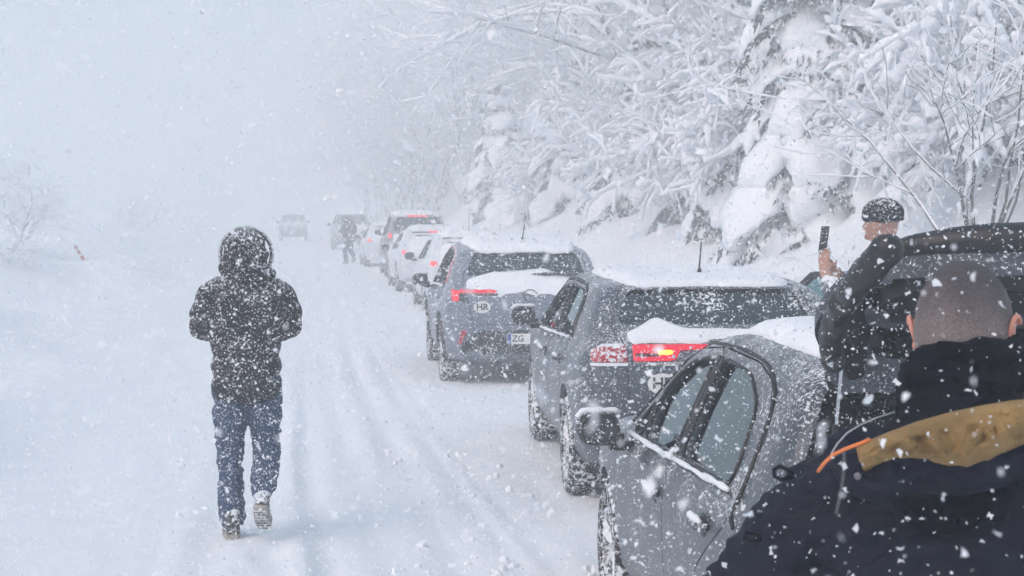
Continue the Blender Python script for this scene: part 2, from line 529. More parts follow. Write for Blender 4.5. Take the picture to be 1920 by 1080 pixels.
# shrubs with arching, heavily loaded branches
protoS = [leafless_tree('snowy_shrub', 51, 2.6, 10, (8, 6), .75, .072, .03, .8, .0, droop=.9, shrink=.5, seg=6),
          leafless_tree('snowy_shrub', 67, 2.2, 12, (7, 6), .95, .080, .028, .8, .0, droop=1.2, shrink=.5, seg=6),
          leafless_tree('snowy_shrub', 71, 3.2, 8, (9, 6), .55, .068, .035, .8, .1, droop=.7, shrink=.5, seg=6)]
used = set()
def inst(protos, k, *a, **kw):
    o = protos[k]
    if id(o) in used: o = copy_tree(protos[k])
    used.add(id(protos[k]))
    return put(o, *a, **kw)

rng = random.Random(5)
FAR_L = 'tall pale leafless tree loaded with snow, fading into the white haze on the slope'
for i in range(64):
    y = 30 + 110 * rng.random() ** 1.1
    x = 8.8 + rng.random() * (5 + y * .10) + float(road_x(np.array(y)))
    o = inst(protoT, i % 3, x, y, rng.uniform(.8, 1.2) + y * .004, rng.uniform(0, 6.28), tilt=rng.uniform(-.1, .1))
    tag(o, FAR_L, 'tree', 'hazy snow-laden trees on the right slope')
for i in range(26):
    y = 75 + 75 * rng.random()
    x = 5.6 + rng.random() * 4.5 + float(road_x(np.array(y)))
    o = inst(protoT, i % 3, x, y, rng.uniform(1.0, 1.5), rng.uniform(0, 6.28), tilt=rng.uniform(-.1, .1))
    tag(o, FAR_L, 'tree', 'hazy snow-laden trees on the right slope')
for i in range(58):
    y = 21 + 80 * rng.random() ** 1.5
    x = 8.5 + rng.random() * 4.2 + float(road_x(np.array(y))) + (y < 32) * .6
    o = inst(protoS, i % 3, x, y, rng.uniform(.7, 1.25), rng.uniform(0, 6.28), tilt=rng.uniform(-.15, .15))
    tag(o, 'mounded shrub bent under thick snow at the foot of the wooded slope', 'shrub', 'snow-laden shrubs along the slope foot')
con = put(snowy_conifer('snow_laden_conifer', 3, 6.6, 2.1, 11, 7), 8.5, 27.0, 1.05, .4, -.1)
tag(con, 'large conifer buried in drooping slabs of snow behind the row of cars', 'tree')
c2 = put(snowy_conifer('snow_laden_conifer', 8, 2.6, 1.2, 7, 6), 8.1, 31.5, .9, 1.0, -.2, tilt=-.25)
tag(c2, 'small snow-bent conifer leaning left beside the large conifer', 'tree')
c3 = put(copy_tree(con), 10.6, 24.8, 1.05, 2.2, -.1)
tag(c3, 'dark conifer with patchy snow behind the bare twiggy bush', 'tree')
protoC = [snowy_conifer('snow_laden_conifer', 14, 5.2, 1.9, 10, 7), snowy_conifer('snow_laden_conifer', 19, 4.0, 1.7, 8, 7)]
for i, (cx_, cy_, cs_) in enumerate(((9.3, 31.5, 1.0), (9.0, 36, .9), (10.9, 33, 1.25), (8.9, 42, 1.0), (11.2, 39, 1.3), (9.6, 47, 1.1), (11.6, 29.5, 1.2), (8.9, 54, 1.1), (11.0, 50, 1.4), (9.2, 62, 1.2), (12.2, 57, 1.5), (8.8, 72, 1.3), (12.6, 44, 1.4), (9.6, 22.4, .75), (10.2, 20.6, .8))):
    o = inst(protoC, i % 2, cx_, cy_, cs_, i * 1.7, tilt=rng.uniform(-.12, .12))
    tag(o, 'conifer weighed down by drooping snow among the hazy trees of the right slope', 'tree', 'snow-laden conifers on the right slope')
bb = put(leafless_tree('bare_bush', 90, 2.3, 8, (6, 4), .45, .009, .022, .55, .25, shrink=.5), 8.0, 19.4, 1.3, .3, -.05)
for o_ in bb.children:
    if not o_.name.startswith('snow'): o_.data.materials[0] = M['dark_twig']
tag(bb, 'bare twiggy bush with thin dark stems at the right edge above the open tailgate', 'shrub')
bb2 = put(leafless_tree('bare_bush', 93, 1.2, 7, (4, 3), 1.1, .008, .010, .6, .0, droop=1.1, shrink=.5), 5.8, 17.2, 1.0, .3, -.03)
tag(bb2, 'few thin grass-like twigs arching out of the snow behind the man in a cap', 'shrub')
# left side of the road, across the drift
l1 = put(leafless_tree('bare_tree', 101, 2.3, 5, (10, 6, 4), .8, .010, .04, .8, .05, droop=.2), -8.0, 49, 1.0, .2)
tag(l1, 'faint leafless tree with spreading branches on the drift at the left edge', 'tree')
l2 = put(leafless_tree('bare_bush', 107, 1.1, 7, (7, 5), .9, .014, .02, .8, .0, droop=.5), -6.7, 41, 1.0, .9)
tag(l2, 'low grey bush half buried in the drift below the leafless tree at left', 'shrub')
l3 = put(leafless_tree('bare_tree', 109, 1.9, 4, (8, 5, 3), .5, .012, .04, .7, .2), -7.2, 80, 1.0, .9)
tag(l3, 'very faint leafless tree nearly lost in the haze left of the walker', 'tree')

# haze: closed box of snow-filled air round everything, the sky outside
hz = MB(); hz.box((0, 177, 14.0), (780, 420, 34))
haze = hz.build('haze', None)
hm = bpy.data.materials.new('haze_air'); hm.use_nodes = True
hn = hm.node_tree.nodes; hn.clear()
ho = hn.new('ShaderNodeOutputMaterial'); hv = hn.new('ShaderNodeVolumePrincipled')
hv.inputs['Color'].default_value = (.95, .985, 1.0, 1); hv.inputs['Density'].default_value = .0127; hv.inputs['Anisotropy'].default_value = .1
hm.node_tree.links.new(hv.outputs[0], ho.inputs['Volume'])
hv.inputs['Density Attribute'].default_value = ''; hv.inputs['Temperature Attribute'].default_value = ''; hv.inputs['Color Attribute'].default_value = ''
hm.cycles.homogeneous_volume = True
haze.data.materials.append(hm)
tag(haze, 'pale air thick with falling snow filling the whole place', 'haze', kind='stuff')
# ------------------------------------------------------------------ cars
def pchip(pts):
    xs = np.array([p[0] for p in pts], float); ys = np.array([p[1] for p in pts], float)
    h = np.diff(xs); d = np.diff(ys) / h
    m = np.zeros_like(xs); m[0] = d[0]; m[-1] = d[-1]
    for i in range(1, len(xs) - 1):
        if d[i - 1] * d[i] > 0:
            w1 = 2 * h[i] + h[i - 1]; w2 = h[i] + 2 * h[i - 1]
            m[i] = (w1 + w2) / (w1 / d[i - 1] + w2 / d[i])
    def f(x):
        x = min(max(x, xs[0]), xs[-1]); k = min(max(int(np.searchsorted(xs, x)) - 1, 0), len(xs) - 2)
        t = (x - xs[k]) / h[k]
        return float((2 * t**3 - 3 * t**2 + 1) * ys[k] + (t**3 - 2 * t**2 + t) * h[k] * m[k] + (-2 * t**3 + 3 * t**2) * ys[k + 1] + (t**3 - t**2) * h[k] * m[k + 1])
    return f

def round_poly(poly, r, n=4):
    out = []
    m = len(poly)
    for i in range(m):
        p0 = Vector(poly[i - 1]); p = Vector(poly[i]); p1 = Vector(poly[(i + 1) % m])
        a = p0 - p; b = p1 - p
        rr = min(r, a.length * .45, b.length * .45)
        A = p + a.normalized() * rr; B = p + b.normalized() * rr
        for k in range(n + 1):
            t = k / n
            out.append(tuple(A * (1 - t)**2 + p * 2 * t * (1 - t) + B * t * t))
    return out

def offset_poly(poly, d):
    """move a counter-clockwise or clockwise polygon's edges outward by d"""
    P = [Vector(p) for p in poly]; n = len(P)
    area = sum(P[i].x * P[(i + 1) % n].y - P[(i + 1) % n].x * P[i].y for i in range(n))
    s = 1 if area > 0 else -1
    out = []
    for i in range(n):
        e0 = (P[i] - P[i - 1]).normalized(); e1 = (P[(i + 1) % n] - P[i]).normalized()
        n0 = Vector((e0.y, -e0.x)) * s; n1 = Vector((e1.y, -e1.x)) * s
        b = n0 + n1
        b = b / max(.5, b.length_squared / 2) if b.length > 1e-6 else n0
        out.append(tuple(P[i] + b * d))
    return out

class Car:
    def __init__(s, spec, name, far=False):
        s.sp = spec; s.L = spec['L']; s.far = far
        s.top = pchip(spec['top']); s.bot = pchip(spec['bot']); s.w = pchip(spec['w']); s.belt = pchip(spec['belt'])
        s.tum = spec.get('tum', .42)
        s.root = empty(name)
        me = s.hull()
        bm = bmesh.new(); bm.from_mesh(me); s.bvh = BVHTree.FromBMesh(bm); bm.free()
        s.hull_me = me
    def Y(s, r): return r - s.L / 2
    def section(s, r, off=0.0, floor=None):
        w = s.w(r) - off; zt = s.top(r) - off; zb = s.bot(r) if floor is None else floor
        bl = s.belt(r)
        sh = min(bl, zt - .05); g = max(0.0, zt - bl)
        lz = lambda t: zb + (sh - zb) * t
        zc = sh + max(.008, g - .07); wc = .945 * w - .014 - s.tum * (zc - sh)
        k = min(1, g / .10)
        pts = [(0, zb), (.72 * w, zb), (.91 * w, lz(.045)), (.965 * w, lz(.15)), (.982 * w, lz(.33)), (.995 * w, lz(.55)), (1.0 * w, lz(.74)),
               (.992 * w, lz(.88)), (.972 * w, lz(.965)), (.945 * w, sh),
               ((.945 * w + wc) / 2 + .012 * k - .005, (sh + zc) / 2), (wc, zc), (wc - .022, zt - .045 * k - .02 * (1 - k)), (wc - .075, zt - .018),
               (wc * .6, zt - .005), (0, zt)]
        return pts
    def loft(s, rs, off=0.0, floor=None):
        V = []; F = []
        for r in rs:
            p = s.section(r, off, floor)
            ring = [(x, s.Y(r), z) for x, z in p] + [(-x, s.Y(r), z) for x, z in reversed(p[1:-1])]
            V.extend(ring); n = len(ring)
        for i in range(len(rs) - 1):
            for k in range(n):
                a = i * n + k; b = i * n + (k + 1) % n
                F.append((a, b, b + n, a + n))
        F.append(tuple(range(n - 1, -1, -1))); m = (len(rs) - 1) * n
        F.append(tuple(range(m, m + n)))
        mb = MB(); mb.add(V, F)
        return mb
    def hull(s):
        L = s.L
        ks = [0, .012, .03, .055, .085, .12, .16, .2, .25, .3, .36, .42, .48, .54, .6, .7, .8]
        ks += list(np.linspace(.95, L - .9, 14 if s.far else 22)) + [L - .7, L - .5, L - .35, L - .22, L - .12, L - .05, L]
        return s.loft(ks).mesh('hull')
    def cavity(s):
        L = s.L; r0 = s.sp.get('cav0', .18); r1 = s.sp['cowl'] - .05
        rs = [r for r in [r0, r0 + .06, r0 + .12, r0 + .18, r0 + .26, r0 + .36, r0 + .5, r0 + .7] if r < r1] + list(np.linspace(r0 + .9, r1, 12))
        return s.loft(rs, .05, .70).mesh('cavity')
    def cast(s, p, axis):
        if axis == 'rear': o, d = Vector((p[0], -9, p[1])), Vector((0, 1, 0))
        elif axis == 'front': o, d = Vector((p[0], 9, p[1])), Vector((0, -1, 0))
        elif axis == 'left': o, d = Vector((-5, s.Y(p[0]), p[1])), Vector((1, 0, 0))
        elif axis == 'right': o, d = Vector((5, s.Y(p[0]), p[1])), Vector((-1, 0, 0))
        else: o, d = Vector((p[0], s.Y(p[1]), 5)), Vector((0, 0, -1))
        h = s.bvh.ray_cast(o, d)
        if h[0] is None:
            q = s.bvh.find_nearest(Vector(o) + d * ({'rear': 7, 'front': 7}.get(axis, 4)))[0]
            return q, d
        return h[0], d
    def patch(s, name, poly, axis, mat, off=.006, thick=.012, cuts=2, parent=None, thickfn=None, smooth=60):
        bm = bmesh.new()
        f = bm.faces.new([bm.verts.new((p[0], p[1], 0)) for p in poly])
        bmesh.ops.triangulate(bm, faces=[f])
        for _ in range(cuts):
            bmesh.ops.subdivide_edges(bm, edges=bm.edges[:], cuts=1, use_grid_fill=True)
            bmesh.ops.triangulate(bm, faces=bm.faces[:])
        bm.verts.ensure_lookup_table()
        bnd = {v.index for e in bm.edges if e.is_boundary for v in e.verts}
        P2 = [Vector((v.co.x, v.co.y)) for v in bm.verts]
        outer = []; inner = []
        for i, v in enumerate(bm.verts):
            q, d = s.cast((v.co.x, v.co.y), axis)
            o_ = off if thickfn is None else thickfn(P2[i], q)
            outer.append(q - d * o_); inner.append(q + d * (thick - off))
        F = [tuple(v.index for v in f.verts) for f in bm.faces]
        n = len(outer)
        Fs = F + [tuple(i + n for i in reversed(f)) for f in F]
        for e in bm.edges:
            if e.is_boundary:
                a, b = e.verts[0].index, e.verts[1].index
                Fs.append((a, b, b + n, a + n))
        bm.free()
        mb = MB(); mb.add(outer + inner, Fs)
        return mb.build(name, mat, parent or s.root, smooth)
    def prism(s, poly, axis, a, b):
        """closed prism of a polygon (r,z) or (x,z) between two depths"""
        n = len(poly); V = []
        for dpt in (a, b):
            for p in poly:
                V.append((dpt, s.Y(p[0]), p[1]) if axis == 'side' else (p[0], dpt, p[1]))
        F = [tuple(range(n)), tuple(range(2 * n - 1, n - 1, -1))] + [(i, i + n, (i + 1) % n + n, (i + 1) % n) for i in range(n)]
        mb = MB(); mb.add(V, F)
        return mb
    def snow(s, name, poly, thick=.05, cuts=4, seed=0, axis='top', edge=.10, parent=None, base=.01):
        """a cushion of snow lying on the body: thin at its ragged rim, thicker inside"""
        ragged = []
        for i in range(len(poly)):
            a, b = Vector(poly[i]), Vector(poly[(i + 1) % len(poly)]); n_ = max(1, int((b - a).length / .09))
            nn = Vector((-(b - a).y, (b - a).x)).normalized() if (b - a).length > 1e-6 else Vector((0, 0))
            for k in range(n_):
                p = a.lerp(b, k / n_); j = fbm1(p.x * 6 + seed * 1.7, p.y * 6, seed) * .022 * min(1, edge / .07)
                ragged.append(tuple(p + nn * j))
        poly = ragged
        P = [Vector(p) for p in poly]
        def dist(p):
            best = 9
            for i in range(len(P)):
                a, b = P[i], P[(i + 1) % len(P)]
                ab = b - a; t = max(0, min(1, (p - a).dot(ab) / max(1e-9, ab.length_squared)))
                best = min(best, (p - (a + ab * t)).length)
            return best
        def tf(p, q):
            k = min(1, dist(p) / edge); k = math.sqrt(max(0, 1 - (1 - k)**2))
            n_ = fbm1(p.x * 3.2 + seed, p.y * 3.2, seed * 3.1)
            return base * .3 + thick * k * (.8 + .45 * n_)
        return s.patch(name, poly, axis, M['snow_cap'], thick=.02, cuts=cuts, parent=parent, thickfn=tf, smooth=180)

def tmp_obj(me, mat):
    o = bpy.data.objects.new('tmp', me); COL.objects.link(o)
    me.materials.clear(); me.materials.append(mat)
    return o

def booleans(base, ops):
    """apply a list of (operation, cutter object) to the base object, return a new mesh"""
    for op, c in ops:
        m = base.modifiers.new('b', 'BOOLEAN'); m.operation = op; m.object = c; m.solver = 'EXACT'
        m.material_mode = 'TRANSFER'
    dg = bpy.context.evaluated_depsgraph_get()
    me = bpy.data.meshes.new_from_object(base.evaluated_get(dg))
    base.modifiers.clear()
    return me

M['trim_black'] = mat_frosted('trim_black', (.012, .013, .015), .55, amount=.16, scale=55, blotch=4)
M['seal'] = mat_plain('seal', (.010, .010, .012), .5)
M['cabin'] = mat_plain('cabin', (.013, .014, .017), .75, vary=.2, scale=6)
M['seat'] = mat_plain('seat', (.02, .021, .025), .85, vary=.25, scale=12, bump=.3, bscale=90)
M['tyre'] = mat_frosted('tyre', (.014, .014, .015), .85, amount=.34, scale=38, blotch=9, topsnow=.1)
M['rim'] = mat_frosted('rim', (.16, .165, .175), .35, .8, amount=.40, scale=30, blotch=10, topsnow=.2)
M['glass_side'] = mat_glass('glass_side', (.46, .60, .63), .05, .05, -.05)
M['glass_gate'] = mat_glass('glass_gate', (.10, .14, .15), .02, .05, -.2)
M['glass_rear'] = mat_glass('glass_rear', (.10, .11, .12), .10, .12, .22)
M['glass_snowy'] = mat_glass('glass_snowy', (.14, .15, .16), .12, .12, .55)
M['mirror_glass'] = mat_plain('mirror_glass', (.10, .12, .14), .12, metal=.6)
M['chrome'] = mat_plain('chrome', (.55, .57, .6), .22, 1.0)
M['lamp_red'] = mat_frosted('lamp_red', (.42, .012, .03), .2, amount=.18, scale=40, blotch=5, topsnow=.2)
M['lamp_red_lit'] = mat_emit('lamp_red_lit', (1, .01, .05), .42, (.5, .01, .03))
M['reflector_glow_red'] = mat_emit('reflector_glow_red', (1, .05, .03), 2.2, (.6, .02, .05))  # emission put into bumper reflectors, which are no lamps
M['lamp_orange'] = mat_emit('lamp_orange', (1.0, .42, .02), 5.0)
M['lamp_far'] = mat_emit('lamp_far', (1.0, .02, .003), 1.0, (.6, .02, .05))
M['lamp_dark'] = mat_plain('lamp_dark', (.10, .02, .025), .2)
M['white_plate'] = mat_plain('white_plate', (.78, .78, .76), .5)
M['plate_blue'] = mat_plain('plate_blue', (.03, .08, .35), .5)
M['ink'] = mat_plain('ink', (.02, .02, .022), .5)

def paint(name, col, amount, **k):
    return mat_frosted(name, col, k.pop('rough', .32), k.pop('metal', .35), amount, k.pop('scale', 62), blotch=k.pop('blotch', 3.2), **k)

def add_wheel(car, x, r, rad, spokes=5, width=.20, parent=None):
    """wheel > tyre, rim at local position; outer face towards sign of x"""
    s = 1 if x > 0 else -1
    root = empty('wheel', (x, car.Y(r), rad - .02)); root.parent = car.root
    rot = Matrix.Rotation(s * math.pi / 2, 4, 'Y')
    k = rad
    t = MB()
    t.lathe([(k * .68, -width / 2), (k * .9, -width / 2 - .006), (k * .975, -width / 2 + .02), (k, -width / 2 + .05), (k * .985, -.012), (k, 0), (k * .985, .012), (k, width / 2 - .05), (k * .975, width / 2 - .02), (k * .9, width / 2 + .006), (k * .68, width / 2)], 28, rot, closed=True)
    t.build('tyre', M['tyre'], root, 40)
    m = MB()
    m.lathe([(k * .69, width / 2 - .005), (k * .66, width / 2 - .02), (k * .63, -.02), (k * .63, -width / 2), (k * .69, -width / 2)], 28, rot)
    m.lathe([(.001, width / 2 - .03), (k * .16, width / 2 - .035), (k * .2, width / 2 - .07), (k * .2, 0), (.001, 0)], 12, rot)
    for i in range(spokes):
        for da in (-.13, .13):
            a = 6.2832 * i / spokes
            p0 = Vector((math.cos(a + da * .4) * k * .14, math.sin(a + da * .4) * k * .14, width / 2 - .045))
            p1 = Vector((math.cos(a + da) * k * .66, math.sin(a + da) * k * .66, width / 2 - .02))
            m.tube([rot @ p0, rot @ p1], [.022, .018], 4)
    m.build('rim', M['rim'], root, 35)
    hub = MB(); hub.lathe([(.001, -.02), (k * .5, -.02), (k * .5, -.05), (.001, -.05)], 20, rot); hub.build('brake_disc', M['seal'], root, 35)
    return root

def add_mirror(car, side, r, z, housing, parent=None, snow=True):
    sx = -1 if side == 'left' else 1
    q, _ = car.cast((r, z - .06), side)
    root = empty('mirror', (q.x, q.y, z)); root.parent = parent or car.root
    if parent is not None and parent is not car.root:
        root.location = Vector((q.x, q.y, z))
    # housing: lofted shell; wide towards the outer end
    secs = []
    W_, H_ = .205, .155
    prof = [(-.05, .70), (-.045, .86), (-.02, .97), (.03, 1.0), (.08, .86), (.115, .55), (.13, .2)]
    outl = round_poly([(.0, -H_ * .42), (W_ * .25, -H_ * .52), (W_ * .86, -H_ * .50), (W_, -H_ * .1), (W_ * .97, H_ * .28), (W_ * .75, H_ * .5), (W_ * .1, H_ * .44)], .05, 3)
    cx, cz = W_ * .5, 0
    V = []; n = len(outl)
    for yy, k in prof:
        for (px, pz) in outl:
            V.append((sx * (.06 + cx + (px - cx) * k), yy, cz + (pz - cz) * k))
    F = [(i * n + j, i * n + (j + 1) % n, (i + 1) * n + (j + 1) % n, (i + 1) * n + j) for i in range(len(prof) - 1) for j in range(n)]
    F.append(tuple(range((len(prof) - 1) * n, len(prof) * n)))
    # rear lip folding in to the glass
    b = len(V)
    for (px, pz) in outl: V.append((sx * (.06 + cx + (px - cx) * .84), -.052, (pz) * .84))
    for (px, pz) in outl: V.append((sx * (.06 + cx + (px - cx) * .82), -.035, (pz) * .82))
    F += [(j, (j + 1) % n, b + (j + 1) % n, b + j) for j in range(n)]
    F += [(b + j, b + (j + 1) % n, b + n + (j + 1) % n, b + n + j) for j in range(n)]
    h = MB(); h.add([(v[0], v[1], v[2]) for v in V], F); h.build('housing', housing, root, 50)
    g = MB(); g.add([(sx * (.06 + cx + (px - cx) * .815), -.038, pz * .815) for px, pz in outl] + [(sx * (.06 + cx + (px - cx) * .8), -.03, pz * .8) for px, pz in outl],
                    [tuple(range(n)), tuple(range(2 * n - 1, n - 1, -1))] + [(i, i + n, (i + 1) % n + n, (i + 1) % n) for i in range(n)])
    g.build('mirror_glass', M['mirror_glass'], root, 30)
    ft = MB(); ft.box((sx * .04, .03, -.085), (.14, .07, .035)); ft.box((sx * .075, .03, -.06), (.05, .06, .06)); ft.build('mirror_foot', M['seal'], root)
    if snow:
        sn = MB(); rr = random.Random(int(abs(r) * 100) + 7)
        top = [(sx * (.06 + t * W_), .0 - .01 * t, .07 - .0 * t - .015 * (t < .1) - .03 * (t > .9)) for t in np.linspace(.05, .98, 9)]
        sn.tube([Vector(p) + Vector((0, .015, .005)) for p in top], [.016 * rr.uniform(.7, 1.3) for _ in top], 6)
        sn.build('mirror_snow', M['snow_cap'], root, 180)
    return root

def add_handle(car, r, z, mat, parent, snow=True):
    q, _ = car.cast((r, z), 'left')
    root = empty('door_handle', q); root.parent = parent
    cup = MB(); cup.ball((0.004, 0, 0), (.012, .075, .045), nu=14, nv=8); cup.build('handle_recess', M['seal'], root, 60)
    h = MB(); h.tube([(-.006, -.10, .012), (-.035, -.08, .014), (-.042, 0, .014), (-.035, .08, .012), (-.006, .10, .008)], [.014, .016, .017, .016, .014], 8); h.build('grip', mat, root, 60)
    if snow:
        sn = MB(); sn.tube([(-.03, -.09, .03), (-.036, -.03, .036), (-.036, .05, .034), (-.026, .09, .027)], [.008, .016, .014, .006], 6); sn.build('handle_snow', M['snow_cap'], root, 180)
    return root

def text_on(car, name, body, x, z, size, mat, parent, off=.012, bold=.0):
    cu = bpy.data.curves.new('txt', 'FONT'); cu.body = body; cu.size = size; cu.align_x = 'CENTER'; cu.align_y = 'CENTER'; cu.offset = bold; cu.resolution_u = 2
    to = bpy.data.objects.new('txt', cu); COL.objects.link(to)
    dg = bpy.context.evaluated_depsgraph_get()
    me = bpy.data.meshes.new_from_object(to.evaluated_get(dg))
    bpy.data.objects.remove(to)
    bm = bmesh.new(); bm.from_mesh(me)
    ex = bmesh.ops.extrude_face_region(bm, geom=bm.faces[:])
    top = {v for v in ex['geom'] if isinstance(v, bmesh.types.BMVert)}
    for v in bm.verts:
        if callable(off):
            yb = off(v.co.x + x, v.co.y + z)
        else:
            q, d = car.cast((x + v.co.x, z + v.co.y), 'rear'); yb = q.y - off
        v.co = Vector((x + v.co.x, yb - (.002 if v in top else 0), z + v.co.y))
    bmesh.ops.recalc_face_normals(bm, faces=bm.faces)
    return bm_obj(name, bm, mat, parent)

def add_seats(car, parent):
    z0 = .42
    seat_r = car.sp.get('seats', (2.05, 1.15))
    W_ = .26
    for (r, xs) in ((seat_r[0], (-.42, .42)), (seat_r[1], (-.44, 0, .44))):
        for x in xs:
            root = empty('seat', (x, car.Y(r), z0)); root.parent = parent
            m = MB(); rot = Matrix.Rotation(-.22, 3, 'X')
            m.ball(rot @ Vector((0, -.02, .36)), (.235 if len(xs) == 2 else .2, .085, .34), rot, 14, 10, .6)
            m.ball((0, .22, .06), (.235 if len(xs) == 2 else .2, .26, .09), None, 14, 8, .6)
            m.build('seat_back', M['seat'], root, 60)
            hd = MB(); hd.ball(rot @ Vector((0, -.03, .78)), (.135, .055, .095), rot, 14, 8, .65)
            for sx in (-.05, .05): hd.tube([rot @ Vector((sx, -.03, .6)), rot @ Vector((sx, -.03, .75))], .008, 5)
            hd.build('headrest', M['seat'], root, 60)

def build_car(spec, name, far=False):
    c = Car(spec, name, far)
    sp = spec; L = c.L
    pm = sp['paint']
    base = tmp_obj(c.hull_me, pm)
    cutters = []
    cav = tmp_obj(c.cavity(), M['cabin']); cutters.append(cav)
    # wheel arches
    ar = MB()
    for r in sp['axles']:
        for sx in (-1, 1):
            mt = Matrix.Translation((sx * .86, c.Y(r), sp['wr'] - .0)) @ Matrix.Rotation(math.pi / 2, 4, 'Y')
            ar.lathe([(.001, -.27), (sp['wr'] + .055, -.27), (sp['wr'] + .055, .3), (.001, .3)], 32, mt)
    cutters.append(tmp_obj(ar.mesh('arch'), M['seal']))
    # windows
    wm = MB()
    for poly in sp['side_win']:
        pr = round_poly(poly, sp.get('win_r', .05), 5)
        for a, b in ((-1.3, -.35), (.35, 1.3)):
            p = c.prism(pr, 'side', a, b); wm.add(p.V, p.F)
    rw = round_poly(sp['rear_win'], .07, 4)
    p = c.prism(rw, 'back', -L / 2 - .5, c.Y(sp.get('rw_depth', 1.0))); wm.add(p.V, p.F)
    ws = round_poly(sp['wind_win'], .06, 3)
    p = c.prism(ws, 'back', c.Y(sp['cowl'] - 1.0), L / 2 + .5); wm.add(p.V, p.F)
    cutters.append(tmp_obj(wm.mesh('win'), M['seal']))
    if sp.get('boot'):
        bx = MB(); (x_, r0, r1, z0, z1) = sp['boot']; bx.box((0, c.Y((r0 + r1) / 2), (z0 + z1) / 2), (2 * x_, r1 - r0, z1 - z0))
        cutters.append(tmp_obj(bx.mesh('boot'), M['cabin']))
    shell = booleans(base, [('DIFFERENCE', k) for k in cutters])
    panels = {}
    cut2 = []
    for (pname, poly, axis) in sp.get('panels', []):
        a, b = ((-1.3, -.60) if axis == 'side' else (-L / 2 - .6, c.Y(sp.get('gate_depth', .62))))
        pin = round_poly(poly, .06, 4)
        po = tmp_obj(c.prism(pin, axis, a, b).mesh('p'), M['seal'])
        sh = tmp_obj(shell.copy(), pm)
        sh.data.materials.clear()
        for m_ in shell.materials: sh.data.materials.append(m_)
        pm_ = booleans(sh, [('INTERSECT', po)])
        if pname == 'tailgate' and sp.get('gate_trim_cut'):     # keep only the thin outer leaf of the gate
            w1 = tmp_obj(pm_.copy(), pm); w1.data.materials.clear()
            for m_ in pm_.materials: w1.data.materials.append(m_)
            w2 = tmp_obj(c.prism(sp['gate_trim_cut'], 'side', -1.2, 1.2).mesh('w'), M['cabin'])
            pm_ = booleans(w1, [('DIFFERENCE', w2)])
            bpy.data.objects.remove(w1); bpy.data.objects.remove(w2)
        panels[pname] = link_mesh(pname, pm_, None, c.root, 32)
        bpy.data.objects.remove(sh); bpy.data.objects.remove(po)
        grow_ = offset_poly(pin, sp.get('gap', .006))
        cut2.append(tmp_obj(c.prism(grow_, axis, a - .02, b + .004).mesh('p2'), M['seal']))
    if cut2:
        so = tmp_obj(shell.copy(), pm); so.data.materials.clear()
        for m_ in shell.materials: so.data.materials.append(m_)
        shell = booleans(so, [('DIFFERENCE', k) for k in cut2]); bpy.data.objects.remove(so)
    for k in cutters + cut2 + [base]: bpy.data.objects.remove(k)
    link_mesh('body', shell, None, c.root, 32)
    c.panels = panels
    # glass
    for i, poly in enumerate(sp['side_win']):
        for side in ('left', 'right'):
            par = c.root
            if side == 'left' and i < len(sp.get('win_panel', [])): par = panels.get(sp['win_panel'][i], c.root)
            c.patch('side_window', round_poly(offset_poly(poly, .012), sp.get('win_r', .05), 5), side, M['glass_side'] if not sp.get('snowy_side') else M['glass_snowy'], -.022, .004, 1, par)
    c.rear_glass = c.patch('rear_window', round_poly(offset_poly(sp['rear_win'], .012), .07, 4), 'rear', M[sp.get('rear_glass', 'glass_rear')], -.02, .004, 2, panels.get('tailgate', c.root))
    c.patch('windscreen', round_poly(offset_poly(sp['wind_win'], .012), .06, 3), 'front', M['glass_snowy'], -.02, .004, 2)
    for r in sp['axles']:
        tw = c.w(r) - .115
        for x in (-tw, tw): add_wheel(c, x, r, sp['wr'], sp.get('spokes', 5))
    md = panels.get('front_door', c.root)
    add_mirror(c, 'left', sp['mirror'][0], sp['mirror'][1], sp.get('mirror_mat', M['trim_black']), md, True)
    add_mirror(c, 'right', sp['mirror'][0], sp['mirror'][1], sp.get('mirror_mat', M['trim_black']), None, True)
    if not far: add_seats(c, c.root)
    return c

def rectp(x0, x1, z0, z1): return [(x0, z0), (x1, z0), (x1, z1), (x0, z1)]
def mirror_x(poly): return [(-x, z) for x, z in reversed(poly)]

def place_car(c, x, y, rz, label, dz=0.0, group='cars queued in the snow'):
    c.root.location = (x, y, gh(x, y) + dz); c.root.rotation_euler = (0, 0, rz)
    tag(c.root, label, 'car', group)

HB_TOP = [(0, .58), (.015, .76), (.05, .90), (.14, 1.01), (.26, 1.08), (.55, 1.375), (.75, 1.42), (1.2, 1.46), (1.7, 1.47), (2.1, 1.45), (2.45, 1.385), (3.08, 1.06), (3.22, 1.0), (3.6, .95), (4.0, .86), (4.2, .76), (4.3, .60)]
HB = dict(L=4.3, wr=.325, axles=(.86, 3.48), cowl=3.08, mirror=(2.86, 1.0),
          top=HB_TOP, bot=[(0, .33), (.15, .26), (.6, .21), (3.8, .21), (4.2, .25), (4.3, .34)],
          w=[(0, .72), (.05, .79), (.2, .86), (.7, .895), (1.5, .90), (3.2, .90), (3.8, .87), (4.15, .76), (4.3, .58)],
          belt=[(0, .99), (1, .965), (2.9, .905), (4.3, .88)],
          side_win=[[(2.70, .945), (2.70, 1.155), (2.42, 1.305), (2.03, 1.355), (2.03, .965)],
                    [(1.91, .975), (1.91, 1.36), (1.40, 1.345), (1.10, 1.25), (1.02, 1.0)],
                    [(2.97, .945), (2.745, 1.115), (2.745, .945)]],
          rear_win=[(-.56, 1.10), (.56, 1.10), (.47, 1.32), (-.47, 1.32)],
          wind_win=[(-.66, 1.08), (.66, 1.08), (.52, 1.34), (-.52, 1.34)],
          win_panel=['front_door', 'rear_door', 'front_door'])

